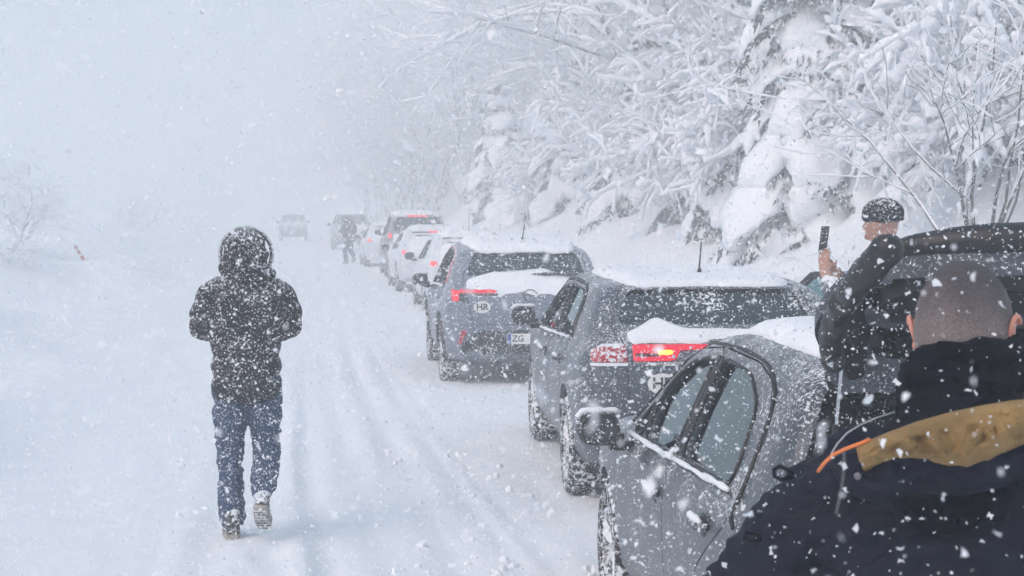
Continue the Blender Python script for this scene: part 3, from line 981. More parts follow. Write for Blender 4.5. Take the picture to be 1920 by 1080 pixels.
# ---- nearest car: dark grey hatchback with a short tail, tailgate raised
def squeeze(r): return r * .62 if r < .95 else r - .361
def sq(pts): return [(squeeze(p[0]), p[1]) for p in pts]
HA = dict(HB, L=HB['L'] - .361, top=sq(HB['top']), bot=sq(HB['bot']), w=sq(HB['w']), belt=sq(HB['belt']), side_win=[sq(p) for p in HB['side_win']],
          axles=(.66, squeeze(3.48)), cowl=squeeze(3.08), mirror=(squeeze(2.86), .97), seats=(1.69, .85), cav0=.12)
A_ = dict(HA, paint=paint('paint_graphite', (.07, .082, .102), .19, scale=85, blotch=4.5), rear_glass='glass_gate', win_r=.10,
          panels=[('front_door', sq([(3.12, .28), (3.13, .90), (2.43, 1.352), (1.965, 1.392), (1.965, .28)]), 'side'),
                  ('rear_door', sq([(1.957, .28), (1.957, 1.392), (1.36, 1.385), (1.10, 1.345), (.92, 1.235), (.85, 1.05), (.86, .90), (1.34, .66), (1.46, .28)]), 'side'),
                  ('tailgate', [(-.62, .93), (-.50, .81), (-.30, .715), (0, .68), (.30, .715), (.50, .81), (.62, .93), (.73, 1.08), (.60, 1.365), (-.60, 1.365), (-.73, 1.08)], 'back')],
          boot=(.55, .10, .62, .52, .97), gate_depth=.43, gate_trim_cut=[(.115, .45), (.115, .90), (.15, .98), (.21, 1.045), (.41, 1.335), (.9, 1.335), (.9, .45)])
cA = build_car(A_, 'hatchback_car')
rA = cA.root
fd, rd, tg = cA.panels['front_door'], cA.panels['rear_door'], cA.panels['tailgate']
add_handle(cA, squeeze(2.12), .80, A_['paint'], fd); add_handle(cA, squeeze(1.2), .835, A_['paint'], rd)
# waist strips with snow lying on them
def waist(c, r0, r1, parent, z=.018, seed=3):
    rr = random.Random(seed)
    pts = []; sp_ = []
    for r in np.linspace(r0, r1, 12):
        q, _ = c.cast((r, c.belt(r) + z), 'left'); pts.append(q + Vector((-.004, 0, 0))); sp_.append(q + Vector((-.012, 0, .012 + rr.uniform(-.002, .003))))
    m = MB(); m.tube(pts, .010, 6); m.build('waist_strip', M['seal'], parent, 60)
    m = MB(); m.tube(sp_, [.012 * rr.uniform(.6, 1.35) for _ in sp_], 6); m.build('waist_snow', M['snow_cap'], parent, 180)
waist(cA, squeeze(2.96), squeeze(1.98), fd); waist(cA, squeeze(1.94), squeeze(1.0), rd, seed=5)
# black frame round the side glass, and the B-post covers
def frame(c, poly, parent, rad=.008):
    pr = round_poly(poly, c.sp.get('win_r', .05), 5); pts = []
    for p in pr + [pr[0]]:
        q, _ = c.cast(p, 'left'); pts.append(q + Vector((-.003, 0, 0)))
    m = MB(); m.tube(pts, rad, 6, cap=False); m.build('window_seal', M['seal'], parent, 60)
def arch(c, pts2, parent, rad=.012, name='roof_seal', mat='seal'):
    pts = []
    for p in pts2:
        q, _ = c.cast(p, 'left'); pts.append(q + Vector((-.004, 0, 0)))
    m = MB(); m.tube(pts, rad, 6); m.build(name, M[mat], parent, 60)
for i, par in ((0, fd), (1, rd), (2, fd)): frame(cA, A_['side_win'][i], par)
cA.patch('pillar_cover', sq([(2.02, .975), (2.02, 1.36), (1.97, 1.365), (1.97, .975)]), 'left', M['seal'], .004, .01, 1, fd)
cA.patch('pillar_cover', sq([(1.95, .975), (1.95, 1.36), (1.915, 1.365), (1.915, .975)]), 'left', M['seal'], .004, .01, 1, rd)
arch(cA, sq([(3.10, .97), (2.95, 1.07), (2.75, 1.19), (2.6, 1.285), (2.44, 1.365), (2.3, 1.385), (2.1, 1.398), (1.7, 1.41), (1.5, 1.405), (1.36, 1.40), (1.2, 1.385), (1.08, 1.355), (.98, 1.31), (.90, 1.24), (.84, 1.14), (.82, 1.04), (.81, .96), (.76, .925), (.68, .905)]), rA, .008)
roofA = [(-.50, .66), (-.57, 1.2), (-.56, 1.8), (-.50, 2.35), (.50, 2.35), (.56, 1.8), (.57, 1.2), (.50, .66)]
cA.snow('roof_snow', round_poly(sq(roofA) if False else [(x, squeeze(r)) for x, r in roofA], .15, 3), .055, 4, 2)
cA.snow('bonnet_snow', round_poly([(-.70, 2.84), (-.62, 3.74), (.62, 3.74), (.70, 2.84)], .15, 3), .05, 3, 4)
# lift the tailgate about its hinge
H = Vector((0, cA.Y(.37), 1.405)); th = R(-96)
rotX = Matrix.Rotation(th, 3, 'X')
tg.location = H - rotX @ H; tg.rotation_euler = (th, 0, 0)
M['gate_trim'] = mat_plain('gate_trim', (.016, .017, .02), .45, vary=.15, scale=5, bump=.1)
M['gate_grey'] = mat_plain('gate_grey', (.05, .055, .07), .5, .2)
def gate_in(r, z, d=.055):         # a point just inside the closed gate
    return None
m = MB(); prof = [(-.60, .74), (-.64, .95), (-.58, 1.06), (.58, 1.06), (.64, .95), (.60, .74)]
def inner(p, d):
    q, _ = cA.cast(p, 'rear'); return (p[0], q.y + d, p[1])
for (nm, poly, d0, d1, mt) in (('gate_trim_panel', [(-.48, .87), (-.28, .77), (.28, .77), (.48, .87), (.56, .97), (.54, 1.045), (-.54, 1.045), (-.56, .97)], .055, .11, 'gate_trim'),
                               ('gate_grab_recess', [(-.40, .80), (-.12, .80), (-.12, .86), (-.40, .86)], .10, .125, 'seal'),
                               ('gate_lock_cover', [(-.10, .74), (.10, .74), (.08, .80), (-.08, .80)], .10, .14, 'gate_grey'),
                               ('gate_grey_band', [(-.60, .985), (.60, .985), (.575, 1.03), (-.575, 1.03)], .10, .118, 'gate_grey'),
                               ('gate_side_trim', [(-.60, .98), (-.56, 1.06), (-.50, 1.31), (-.545, 1.33), (-.66, 1.10)], .05, .085, 'gate_trim'),
                               ('gate_side_trim', [(.60, .98), (.66, 1.10), (.545, 1.33), (.50, 1.31), (.56, 1.06)], .05, .085, 'gate_trim')):
    pr = round_poly(poly, .03, 3); n = len(pr)
    V_ = [inner(p, d0) for p in pr] + [inner(p, d1) for p in pr]
    g = MB(); g.add(V_, [tuple(range(n)), tuple(range(2 * n - 1, n - 1, -1))] + [(i, i + n, (i + 1) % n + n, (i + 1) % n) for i in range(n)])
    g.build(nm, M[mt], tg, 40)
# rubber lip round the gate and its gas struts
pr = round_poly([(-.48, .83), (-.30, .74), (0, .70), (.30, .74), (.48, .83), (.60, .94), (.70, 1.08), (.565, 1.35), (-.565, 1.35), (-.70, 1.08), (-.60, .94)], .08, 4)
m = MB(); m.tube([inner(p, -.012) for p in [(-.61, .94), (-.50, .825), (-.40, .775), (-.30, .73), (-.17, .705), (0, .695), (.17, .705), (.30, .73), (.40, .775), (.50, .825), (.61, .94)]], [.02, .032, .04, .045, .045, .045, .045, .045, .04, .032, .02], 8); m.build('gate_lip', M['gate_trim'], tg, 60)
m = MB(); m.tube([inner(p, .035) for p in pr + [pr[0]]], .016, 6, cap=False); m.build('gate_seal', M['seal'], tg, 60)
for sx in (-1, 1):
    m = MB(); a = Vector((sx * .63, cA.Y(.22), .98)); b = Vector((sx * .60, cA.Y(.17), 1.50))
    m.tube([a, a.lerp(b, .55)], .012, 8); m.build('gas_strut', M['seal'], rA, 60)
    k = MB(); k.tube([a.lerp(b, .5), b], .006, 8); k.build('strut_rod', M['chrome'], rA, 60)
cA.patch('tail_lamp', round_poly([(.19, .80), (.19, .96), (.06, .95), (.037, .86), (.05, .80)], .02, 3), 'left', M['lamp_red'], .008, .02, 2)
for sx in (-1, 1):
    cA.patch('tail_lamp', round_poly([(sx * .64, .80), (sx * .78, .80), (sx * .79, .95), (sx * .71, .96)], .02, 3), 'rear', M['lamp_red'], .008, .02, 2)
m = MB(); m.box((0, cA.Y(.30), .525), (1.06, .55, .01)); m.build('boot_carpet', M['seat'], rA)
m = MB(); m.ball((.2, cA.Y(.36), .68), (.30, .2, .16), None, 14, 8, .6); m.build('boot_liner', M['seat'], rA, 60)

# ---- second car: grey estate with a full-width red light bar
B_TOP = [(0, .60), (.015, .82), (.05, .98), (.12, 1.07), (.24, 1.14), (.50, 1.385), (.68, 1.41), (1.2, 1.43), (1.9, 1.435), (2.3, 1.425), (2.62, 1.38), (3.22, 1.08), (3.36, 1.02), (3.8, .97), (4.2, .88), (4.45, .76), (4.55, .60)]
B_ = dict(L=4.55, wr=.335, axles=(.86, 3.58), cowl=3.22, mirror=(2.98, 1.05), paint=paint('paint_slate', (.088, .102, .13), .16, scale=75, blotch=4),
          top=B_TOP, bot=[(0, .34), (.15, .27), (.6, .22), (4, .22), (4.45, .26), (4.55, .34)],
          w=[(0, .75), (.05, .82), (.2, .88), (.7, .905), (1.5, .91), (3.3, .91), (4, .87), (4.4, .75), (4.55, .58)],
          belt=[(0, 1.02), (1, .995), (3, .93), (4.55, .9)],
          side_win=[[(3.05, .975), (2.55, 1.30), (2.12, 1.335), (2.12, .99)], [(1.98, 1.0), (1.98, 1.34), (1.2, 1.33), (1.02, 1.28), (.98, 1.02)]],
          rear_win=[(-.63, 1.15), (.63, 1.15), (.54, 1.365), (-.54, 1.365)], rw_depth=1.0, tum=.36,
          wind_win=[(-.66, 1.10), (.66, 1.10), (.52, 1.36), (-.52, 1.36)], win_panel=['front_door', 'rear_door'], seats=(2.15, 1.2),
          panels=[('front_door', [(3.22, .30), (3.23, .93), (2.58, 1.338), (2.055, 1.366), (2.055, .30)], 'side'),
                  ('rear_door', [(2.045, .30), (2.045, 1.366), (1.16, 1.356), (.93, 1.28), (.90, 1.0), (1.16, .66), (1.30, .30)], 'side'),
                  ('tailgate', [(-.57, .60), (.57, .60), (.60, 1.06), (.67, 1.12), (.58, 1.39), (-.58, 1.39), (-.67, 1.12), (-.60, 1.06)], 'back')])
cB = build_car(B_, 'estate_car'); rB = cB.root
fdB, rdB, tgB = cB.panels['front_door'], cB.panels['rear_door'], cB.panels['tailgate']
add_handle(cB, 2.2, .83, B_['paint'], fdB); add_handle(cB, 1.15, .86, B_['paint'], rdB)
waist(cB, 3.05, 2.07, fdB, seed=7); waist(cB, 2.03, .95, rdB, seed=8)
for i, par in ((0, fdB), (1, rdB)): frame(cB, B_['side_win'][i], par)
cB.patch('pillar_cover', [(2.11, 1.0), (2.11, 1.335), (2.06, 1.34), (2.06, 1.0)], 'left', M['seal'], .004, .01, 1, fdB)
cB.patch('pillar_cover', [(2.04, 1.0), (2.04, 1.335), (1.99, 1.34), (1.99, 1.0)], 'left', M['seal'], .004, .01, 1, rdB)
arch(cB, [(3.2, .99), (2.85, 1.20), (2.58, 1.35), (2.2, 1.374), (1.7, 1.38), (1.2, 1.37), (1.0, 1.33), (.90, 1.23), (.87, 1.03)], rB, .012)
cB.snow('roof_snow', round_poly([(-.53, .50), (-.60, 1.2), (-.59, 2.0), (-.52, 2.5), (.52, 2.5), (.59, 2.0), (.60, 1.2), (.53, .50)], .14, 3), .04, 4, 11)
cB.snow('bonnet_snow', round_poly([(-.70, 3.35), (-.62, 4.3), (.62, 4.3), (.70, 3.35)], .15, 3), .05, 3, 4)
# red light bar: outer lamp on the wing, inner lamp on the gate, chrome strip below
for sx in (-1, 1):
    cB.patch('tail_lamp', round_poly([(sx * .59, .935), (sx * .815, .935), (sx * .82, 1.0), (sx * .74, 1.045), (sx * .60, 1.045)], .02, 3), 'rear', M['lamp_red'], .010, .03, 2)
    cB.patch('chrome_strip', rectp(min(sx * .59, sx * .82), max(sx * .59, sx * .82), .912, .93), 'rear', M['snow_cap'], .014, .03, 2)
    lo = cB.patch('tail_lamp', round_poly([(sx * .555, .94), (sx * .555, 1.04), (sx * .05, 1.04), (sx * .05, 1.012), (sx * .26, 1.005), (sx * .29, .95), (sx * .33, .94)], .012, 2), 'rear', M['lamp_red_lit'], .012, .03, 2, tgB)
    cB.patch('dark_insert', rectp(min(sx * .54, sx * .40), max(sx * .54, sx * .40), .968, .988), 'rear', M['lamp_dark'], .016, .01, 1, lo)
    cB.patch('indicator', round_poly(rectp(min(sx * .40, sx * .31), max(sx * .40, sx * .31), .982, 1.006), .01, 2), 'rear', M['lamp_orange'], .018, .012, 1, lo)
cB.patch('chrome_strip', rectp(-.555, .555, .912, .93), 'rear', M['rim'], .014, .03, 2, tgB)
cB.patch('gate_gloss_band', rectp(-.57, .57, 1.058, 1.10), 'rear', M['trim_black'], .006, .02, 2, tgB)
def oval(cx, cz, a, b, n=24): return [(cx + a * math.cos(2 * math.pi * k / n), cz + b * math.sin(2 * math.pi * k / n)) for k in range(n)]
stB = cB.patch('country_sticker', oval(-.375, .80, .095, .065), 'rear', M['white_plate'], .004, .006, 1, tgB)
text_on(cB, 'sticker_letters', 'HR', -.375, .80, .10, M['ink'], stB, .006, .002)
cB.snow('gate_snow', round_poly([(-.56, .10), (-.585, .18), (-.38, .30), (-.22, .225), (.35, .195), (.58, .19), (.56, .10)], .04, 3), .018, 3, 5, edge=.06, parent=tgB)
wp = cB.patch('bumper', round_poly([(-.70, .35), (.70, .35), (.78, .46), (.76, .55), (-.76, .55), (-.78, .46)], .04, 3), 'rear', M['trim_black'], .008, .02, 2)
m = MB(); q, _ = cB.cast((0.02, .95), 'top'); m.tube([q + Vector((0, 0, -.01)), q + Vector((0, -.01, .06))], [.028, .012], 8); m.tube([q + Vector((0, 0, .05)), q + Vector((.008, -.04, .27))], [.006, .004], 6); m.build('roof_aerial', M['seal'], rB, 60)
# right front door standing open
m = MB(); dpos = Vector((.93, cB.Y(3.15), 0)); ang = R(62)
dr = empty('open_door', dpos, 0); dr.parent = rB; dr.rotation_euler = (0, 0, ang - math.pi / 2 + R(-2))
def doorbox(x0, x1, z0, z1, t=.05): 
    k = MB(); k.box(((x0 + x1) / 2, 0, (z0 + z1) / 2), (x1 - x0, t, z1 - z0)); return k
doorbox(0, 1.05, .32, .99, .09).build('door_panel', B_['paint'], dr)
k = MB(); k.tube([(0.02, 0, .97), (.42, 0, 1.36), (1.02, 0, 1.375), (1.05, 0, .98)], .032, 6); k.build('door_frame', M['seal'], dr, 40)
k = MB(); k.add([(.06, .004, .97), (.44, .004, 1.34), (1.0, .004, 1.35), (1.02, .004, .97), (.06, -.004, .97), (.44, -.004, 1.34), (1.0, -.004, 1.35), (1.02, -.004, .97)],
               [(0, 1, 2, 3), (7, 6, 5, 4), (0, 4, 5, 1), (1, 5, 6, 2), (2, 6, 7, 3), (3, 7, 4, 0)]); k.build('door_window', M['glass_side'], dr)

# ---- third car: blue-grey crossover with L-shaped lamps
C_TOP = [(0, .62), (.012, .86), (.04, 1.0), (.10, 1.09), (.20, 1.16), (.46, 1.47), (.62, 1.50), (1.2, 1.535), (1.8, 1.545), (2.15, 1.52), (2.45, 1.45), (3.0, 1.14), (3.14, 1.08), (3.5, 1.04), (3.9, .96), (4.1, .84), (4.2, .64)]
C_ = dict(L=4.2, wr=.335, axles=(.80, 3.40), cowl=3.0, mirror=(2.78, 1.06), paint=paint('paint_bluegrey', (.19, .215, .27), .15, scale=70, blotch=4), mirror_mat=M['trim_black'],
          top=C_TOP, bot=[(0, .36), (.15, .28), (.6, .23), (3.7, .23), (4.1, .28), (4.2, .38)],
          w=[(0, .76), (.05, .83), (.2, .885), (.7, .91), (1.5, .905), (3.1, .905), (3.7, .88), (4.05, .77), (4.2, .60)],
          belt=[(0, 1.04), (1, 1.03), (2.9, .98), (4.2, .95)],
          side_win=[[(2.86, 1.02), (2.42, 1.37), (2.0, 1.44), (2.0, 1.035)], [(1.88, 1.05), (1.88, 1.445), (1.15, 1.42), (.95, 1.30), (.90, 1.08)]],
          rear_win=[(-.66, 1.19), (.66, 1.19), (.56, 1.44), (-.56, 1.44)], tum=.34, seats=(2.05, 1.15),
          wind_win=[(-.66, 1.16), (.66, 1.16), (.52, 1.42), (-.52, 1.42)], win_panel=['front_door', 'rear_door'],
          panels=[('front_door', [(3.02, .32), (3.03, .98), (2.44, 1.41), (1.945, 1.472), (1.945, .32)], 'side'),
                  ('rear_door', [(1.935, .32), (1.935, 1.472), (1.12, 1.452), (.88, 1.34), (.84, 1.05), (1.12, .66), (1.26, .32)], 'side'),
                  ('tailgate', [(-.60, .68), (.60, .68), (.66, .98), (.70, 1.12), (.60, 1.468), (-.60, 1.468), (-.70, 1.12), (-.66, .98)], 'back')])
cC = build_car(C_, 'crossover_car'); rC = cC.root
fdC, rdC, tgC = cC.panels['front_door'], cC.panels['rear_door'], cC.panels['tailgate']
add_handle(cC, 2.1, .88, C_['paint'], fdC); add_handle(cC, 1.1, .91, C_['paint'], rdC)
waist(cC, 2.86, 1.96, fdC, seed=17); waist(cC, 1.92, .9, rdC, seed=18)
for i, par in ((0, fdC), (1, rdC)): frame(cC, C_['side_win'][i], par, .014)
cC.patch('pillar_cover', [(1.99, 1.04), (1.99, 1.44), (1.95, 1.445), (1.95, 1.04)], 'left', M['seal'], .004, .01, 1, fdC)
M['accent_red'] = mat_frosted('accent_red', (.5, .06, .10), .35, amount=.3, scale=50, blotch=8)
arch(cC, [(2.6, 1.40), (2.2, 1.47), (1.6, 1.482), (1.05, 1.462), (.80, 1.40), (.70, 1.28), (.64, 1.10)], rC, .017, 'accent_strip', 'accent_red')
cC.snow('roof_snow', round_poly([(-.55, .42), (-.62, 1.1), (-.60, 1.9), (-.52, 2.4), (.52, 2.4), (.60, 1.9), (.62, 1.1), (.55, .42)], .14, 3), .075, 4, 21)
cC.snow('bonnet_snow', round_poly([(-.70, 3.12), (-.62, 3.95), (.62, 3.95), (.70, 3.12)], .15, 3), .06, 3, 4)
cC.snow('gate_snow', round_poly([(-.68, .04), (-.66, .20), (-.3, .27), (.2, .285), (.55, .20), (.68, .18), (.68, .04)], .05, 3), .026, 3, 25, edge=.07, parent=tgC)
for sx in (-1, 1):
    lp = cC.patch('tail_lamp', round_poly([(sx * .825, .93), (sx * .825, 1.055), (sx * .34, 1.055), (sx * .34, 1.015), (sx * .75, 1.015), (sx * .75, .93)], .012, 2), 'rear', M['lamp_red_lit'], .012, .03, 2)
    cC.patch('lamp_housing', round_poly([(sx * .745, .925), (sx * .745, 1.01), (sx * .33, 1.01), (sx * .33, .985), (sx * .66, .985), (sx * .66, .925)], .01, 2), 'rear', M['trim_black'], .006, .02, 2)
    cC.patch('fog_lamp', round_poly([(sx * .735, .47), (sx * .765, .47), (sx * .72, .62), (sx * .66, .62)], .01, 2), 'rear', M['lamp_red'], .03, .04, 1)
    cC.patch('bumper_reflector', rectp(min(sx * .40, sx * .05), max(sx * .40, sx * .05), .375, .40), 'rear', M['lamp_red'], .03, .03, 1) if sx > 0 else None
bp_ = cC.patch('bumper', round_poly([(-.70, .36), (.70, .36), (.74, .46), (.52, .615), (-.52, .615), (-.74, .46)], .03, 3), 'rear', M['trim_black'], .012, .03, 2)
ba = cC.cast((0, .5), 'rear')[0].y
pl = MB(); pl.box((.02, ba - .022, .525), (.52, .012, .112)); plate = pl.build('number_plate', M['white_plate'], rC)
k = MB(); k.box((.02 - .235, ba - .0295, .525), (.04, .003, .10)); k.build('plate_band', M['plate_blue'], plate)
text_on(cC, 'plate_letters', 'ZG', -.12, .525, .095, M['ink'], plate, lambda x, z: ba - .0285, .001)
text_on(cC, 'plate_letters', '69', .075, .525, .095, M['ink'], plate, lambda x, z: ba - .0285, .001)
stC = cC.patch('country_sticker', oval(-.50, .865, .092, .064), 'rear', M['white_plate'], .004, .006, 1, tgC)
text_on(cC, 'sticker_letters', 'HR', -.50, .865, .10, M['ink'], stC, .006, .002)
ring = MB(); cy = cC.cast((.02, 1.0), 'rear')[0].y
ring.tube([(.02 + .075 * math.cos(a), cC.cast((.02 + .075 * math.cos(a), .985 + .062 * math.sin(a)), 'rear')[0].y - .006, .985 + .062 * math.sin(a)) for a in np.linspace(0, 2 * math.pi, 25)], .006, 6, cap=False)
ring.tube([(-.05, cy - .004, .982), (.03, cy - .012, .992), (.01, cy - .008, .978), (.09, cy - .004, .988)], .004, 5)
ring.build('badge', M['gate_grey'], tgC, 60)
q, _ = cC.cast((.28, 1.21), 'rear')
k = MB(); k.tube([q + Vector((-.24, -.02, -.01)), q + Vector((0, -.045, .005)), q + Vector((.26, -.02, .0))], [.014, .022, .012], 6); k.build('rear_wiper', M['trim_black'], tgC, 60)
m = MB(); q, _ = cC.cast((0.02, .80), 'top'); m.tube([q + Vector((0, 0, -.01)), q + Vector((0, -.01, .08))], [.028, .012], 8); m.tube([q + Vector((0, 0, .06)), q + Vector((.03, -.05, .32))], [.006, .004], 6); m.build('roof_aerial', M['seal'], rC, 60)
def cladding(c, mat):
    for r in c.sp['axles']:
        pts = []
        for a in np.linspace(-.25, math.pi + .25, 17):
            p = (r + math.cos(a) * (c.sp['wr'] + .085), c.sp['wr'] + math.sin(a) * (c.sp['wr'] + .085))
            q, _ = c.cast((p[0], max(p[1], .30)), 'left'); pts.append(Vector((q.x, c.Y(p[0]), p[1])))
        m = MB(); m.tube(pts, .032, 6); m.build('arch_cladding', mat, c.root, 60)
cladding(cC, M['trim_black'])

# ---- far cars
D_ = dict(HB, paint=paint('paint_white', (.58, .61, .66), .34, metal=.0), panels=[], rear_glass='glass_snowy')
cD = build_car(D_, 'snowed_in_car', True); rD = cD.root
cD.snow('roof_snow', round_poly(roofA, .15, 3), .10, 3, 31)
cD.snow('gate_snow', round_poly([(-.64, .03), (-.60, .34), (-.52, .46), (.45, .44), (.60, .34), (.64, .03)], .06, 3), .07, 3, 33, edge=.07)
cD.snow('bonnet_snow', round_poly([(-.70, 3.2), (-.62, 4.1), (.62, 4.1), (.70, 3.2)], .15, 3), .05, 3, 4)
for sx in (-1, 1):
    cD.patch('tail_lamp', round_poly(rectp(min(sx * .68, sx * .80), max(sx * .68, sx * .80), .88, .97), .02, 3), 'rear', M['lamp_far'] if sx < 0 else M['lamp_red'], .012, .03, 2)
q, _ = cD.cast((0, 1.385), 'rear')
m = MB(); m.box(q + Vector((0, -.03, .015)), (.24, .03, .032)); m.build('high_brake_lamp', M['lamp_far'], rD)
m = MB(); m.box(q + Vector((0, -.0, -.0)), (1.05, .05, .03)); m.build('roof_spoiler', M['trim_black'], rD)
m = MB(); q, _ = cD.cast((0, 1.0), 'top'); m.tube([q, q + Vector((0, -.1, .5))], [.008, .004], 5); m.build('roof_aerial', M['seal'], rD)
r2 = copy_tree(rD)     # the next car ahead, mostly hidden

V_TOP = [(0, .66), (.01, .95), (.03, 1.15), (.07, 1.3), (.14, 1.52), (.22, 1.74), (.32, 1.80), (1.0, 1.845), (2.2, 1.85), (2.6, 1.80), (2.85, 1.72), (3.5, 1.24), (3.65, 1.16), (4.1, 1.08), (4.45, .95), (4.6, .70)]
E_ = dict(L=4.6, wr=.36, axles=(.9, 3.65), cowl=3.5, mirror=(3.1, 1.26), paint=paint('paint_darkgrey', (.06, .068, .08), .30), panels=[],
          top=V_TOP, bot=[(0, .38), (.15, .3), (.6, .26), (4, .26), (4.5, .3), (4.6, .4)],
          w=[(0, .84), (.05, .88), (.2, .91), (.7, .93), (3.4, .93), (4.1, .9), (4.45, .8), (4.6, .62)],
          belt=[(0, 1.2), (1, 1.18), (3, 1.1), (4.6, 1.05)],
          side_win=[[(3.3, 1.16), (2.75, 1.64), (2.2, 1.74), (2.2, 1.18)], [(2.08, 1.18), (2.08, 1.745), (1.25, 1.74), (1.2, 1.2)], [(1.1, 1.22), (1.12, 1.735), (.5, 1.70), (.42, 1.25)]],
          rear_win=[(-.70, 1.33), (.70, 1.33), (.62, 1.72), (-.62, 1.72)], tum=.26,
          wind_win=[(-.70, 1.28), (.70, 1.28), (.60, 1.70), (-.60, 1.70)], cav0=.16)
cE = build_car(E_, 'sport_utility_car', True); rE = cE.root
ER = [(-.62, .28), (-.70, 1.1), (-.68, 2.2), (-.60, 2.75), (.60, 2.75), (.68, 2.2), (.70, 1.1), (.62, .28)]
cE.snow('roof_snow', round_poly(ER, .14, 3), .09, 3, 41)
cE.snow('bumper_snow', round_poly([(-.75, -.0), (-.72, .06), (.72, .06), (.75, -.0)], .02, 2), .05, 2, 43, edge=.05)
for sx in (-1, 1):
    cE.patch('tail_lamp', round_poly(rectp(min(sx * .76, sx * .86), max(sx * .76, sx * .86), 1.12, 1.26), .02, 3), 'rear', M['lamp_far'] if sx < 0 else M['lamp_red'], .012, .03, 2)
    cE.patch('bumper_reflector', rectp(min(sx * .60, sx * .80), max(sx * .60, sx * .80), .60, .64), 'rear', M['reflector_glow_red'], .012, .03, 2)  # reflector shine is painted in as a red glow
cE.patch('high_brake_lamp', rectp(-.30, .30, 1.735, 1.775), 'rear', M['lamp_far'], .012, .03, 2)
cF_ = dict(E_, paint=paint('paint_silver', (.12, .135, .16), .28))
rF = copy_tree(rE); rF.name = 'people_carrier_car'
for o_ in list(rF.children):
    if o_.name.startswith('body'): o_.material_slots[0].link = 'OBJECT'; o_.material_slots[0].material = cF_['paint']
    if o_.name.startswith('high_brake'): bpy.data.objects.remove(o_)
    elif o_.name.startswith(('tail_lamp', 'bumper_ref')): o_.material_slots[0].link = 'OBJECT'; o_.material_slots[0].material = M['lamp_red']
rF2 = copy_tree(rD); rG = copy_tree(rE)
for o_ in rG.children:
    if o_.name.startswith(('tail_lamp', 'high_brake', 'bumper_ref')): pass

place_car(cA, 2.31, 6.85, R(-1.6), 'dark grey hatchback with its tailgate raised, nearest in the queue', -.05)
place_car(cB, 2.72, 12.55, R(-3.0), 'grey estate car with full-width red light bar and HR sticker')
place_car(cC, 2.48, 20.2, R(-1), 'blue-grey crossover with HR sticker and L-shaped red lamps')
place_car(cD, 3.2, 33.4, R(0), 'snow-covered pale hatchback with glowing high brake lamp and thin aerial')
class W_: pass
def place_root(root, x, y, rz, label):
    root.location = (x, y, gh(x, y)); root.rotation_euler = (0, 0, rz); tag(root, label, 'car', 'cars queued in the snow')
place_root(r2, 3.15, 41.8, R(1), 'snow-covered pale hatchback mostly hidden ahead of the one with the aerial')
place_root(rE, 3.4, 51.2, 0, 'tall dark sport utility car with wide red lamp above its rear window')
place_root(rF2, 3.1, 60.5, R(1), 'pale hatchback with pink glowing tail lamp ahead of the tall dark car')
place_root(rF, 2.55, 86, R(1), 'faint pale people carrier at the far end of the queue')
place_root(rG, -.35, 113, R(180), 'ghostly grey car alone in the left lane, almost lost in the haze')
# ------------------------------------------------------------------ people
def capsule(mb, a, b, ra, rb, n=12):
    a = Vector(a); b = Vector(b)
    mb.tube([a, a.lerp(b, .33), a.lerp(b, .66), b], [ra, ra * .67 + rb * .33, ra * .33 + rb * .67, rb], n)
    mb.ball(a, (ra, ra, ra), None, n, 8); mb.ball(b, (rb, rb, rb), None, n, 8)

def chain(mb, pts, rads, n=12):
    for i in range(len(pts) - 1): capsule(mb, pts[i], pts[i + 1], rads[i], rads[i + 1], n)

def organic(name, mb, voxel, mat, parent, smooth=6, disp=None):
    """merge overlapping volumes into one continuous skin, relax it, add folds"""
    me = bpy.data.meshes.new('o'); me.from_pydata(mb.V, [], mb.F); me.update()
    o = bpy.data.objects.new('o', me); COL.objects.link(o)
    m = o.modifiers.new('r', 'REMESH'); m.mode = 'VOXEL'; m.voxel_size = voxel; m.adaptivity = 0
    if smooth:
        s = o.modifiers.new('s', 'SMOOTH'); s.iterations = smooth; s.factor = .5
    dg = bpy.context.evaluated_depsgraph_get()
    out = bpy.data.meshes.new_from_object(o.evaluated_get(dg))
    bpy.data.objects.remove(o)
    if disp is not None:
        n = len(out.vertices)
        co = np.zeros(n * 3); no = np.zeros(n * 3)
        out.vertices.foreach_get('co', co); out.vertices.foreach_get('normal', no)
        co = co.reshape(-1, 3); no = no.reshape(-1, 3)
        co = co + no * disp(co, no)[:, None]
        out.vertices.foreach_set('co', co.ravel()); out.update()
    out.materials.clear()
    return link_mesh(name, out, mat, parent, 180)

def folds(amp, sx, sy, sz, seed=0, amp2=0):
    def f(co, no):
        q = co * np.array([sx, sy, sz])
        r = 1 - np.abs(fbm(q, 3, seed)) * 2
        d = amp * (r - .4)
        if amp2: d = d + amp2 * fbm(co * 40, 2, seed + 5)
        return d
    return f

M['skin'] = mat_plain('skin', (.42, .23, .175), .55, vary=.10, scale=25, bump=.15, bscale=150)
M['jacket_black'] = mat_frosted('jacket_black', (.010, .011, .015), .7, amount=.18, scale=75, blotch=9, topsnow=.08, fine=.85, spec=.15)
M['jeans'] = mat_frosted('jeans', (.036, .062, .125), .85, spec=.2, amount=.17, scale=75, blotch=8, topsnow=.03, fine=.85)
M['shoe'] = mat_frosted('shoe', (.03, .026, .024), .7, amount=.36, scale=45, blotch=14, topsnow=.2)
M['sole'] = mat_plain('sole', (.34, .31, .27), .8, vary=.3, scale=40)
M['jacket_grey'] = mat_frosted('jacket_grey', (.11, .125, .155), .7, amount=.20, scale=50, blotch=8, topsnow=.22)
M['navy'] = mat_plain('navy', (.010, .0115, .026), .8, spec=.18, vary=.25, scale=9, bump=.35, bscale=120)
M['navy_soft'] = mat_plain('navy_soft', (.009, .0092, .016), .95, spec=.12, vary=.3, scale=14, bump=.5, bscale=220)
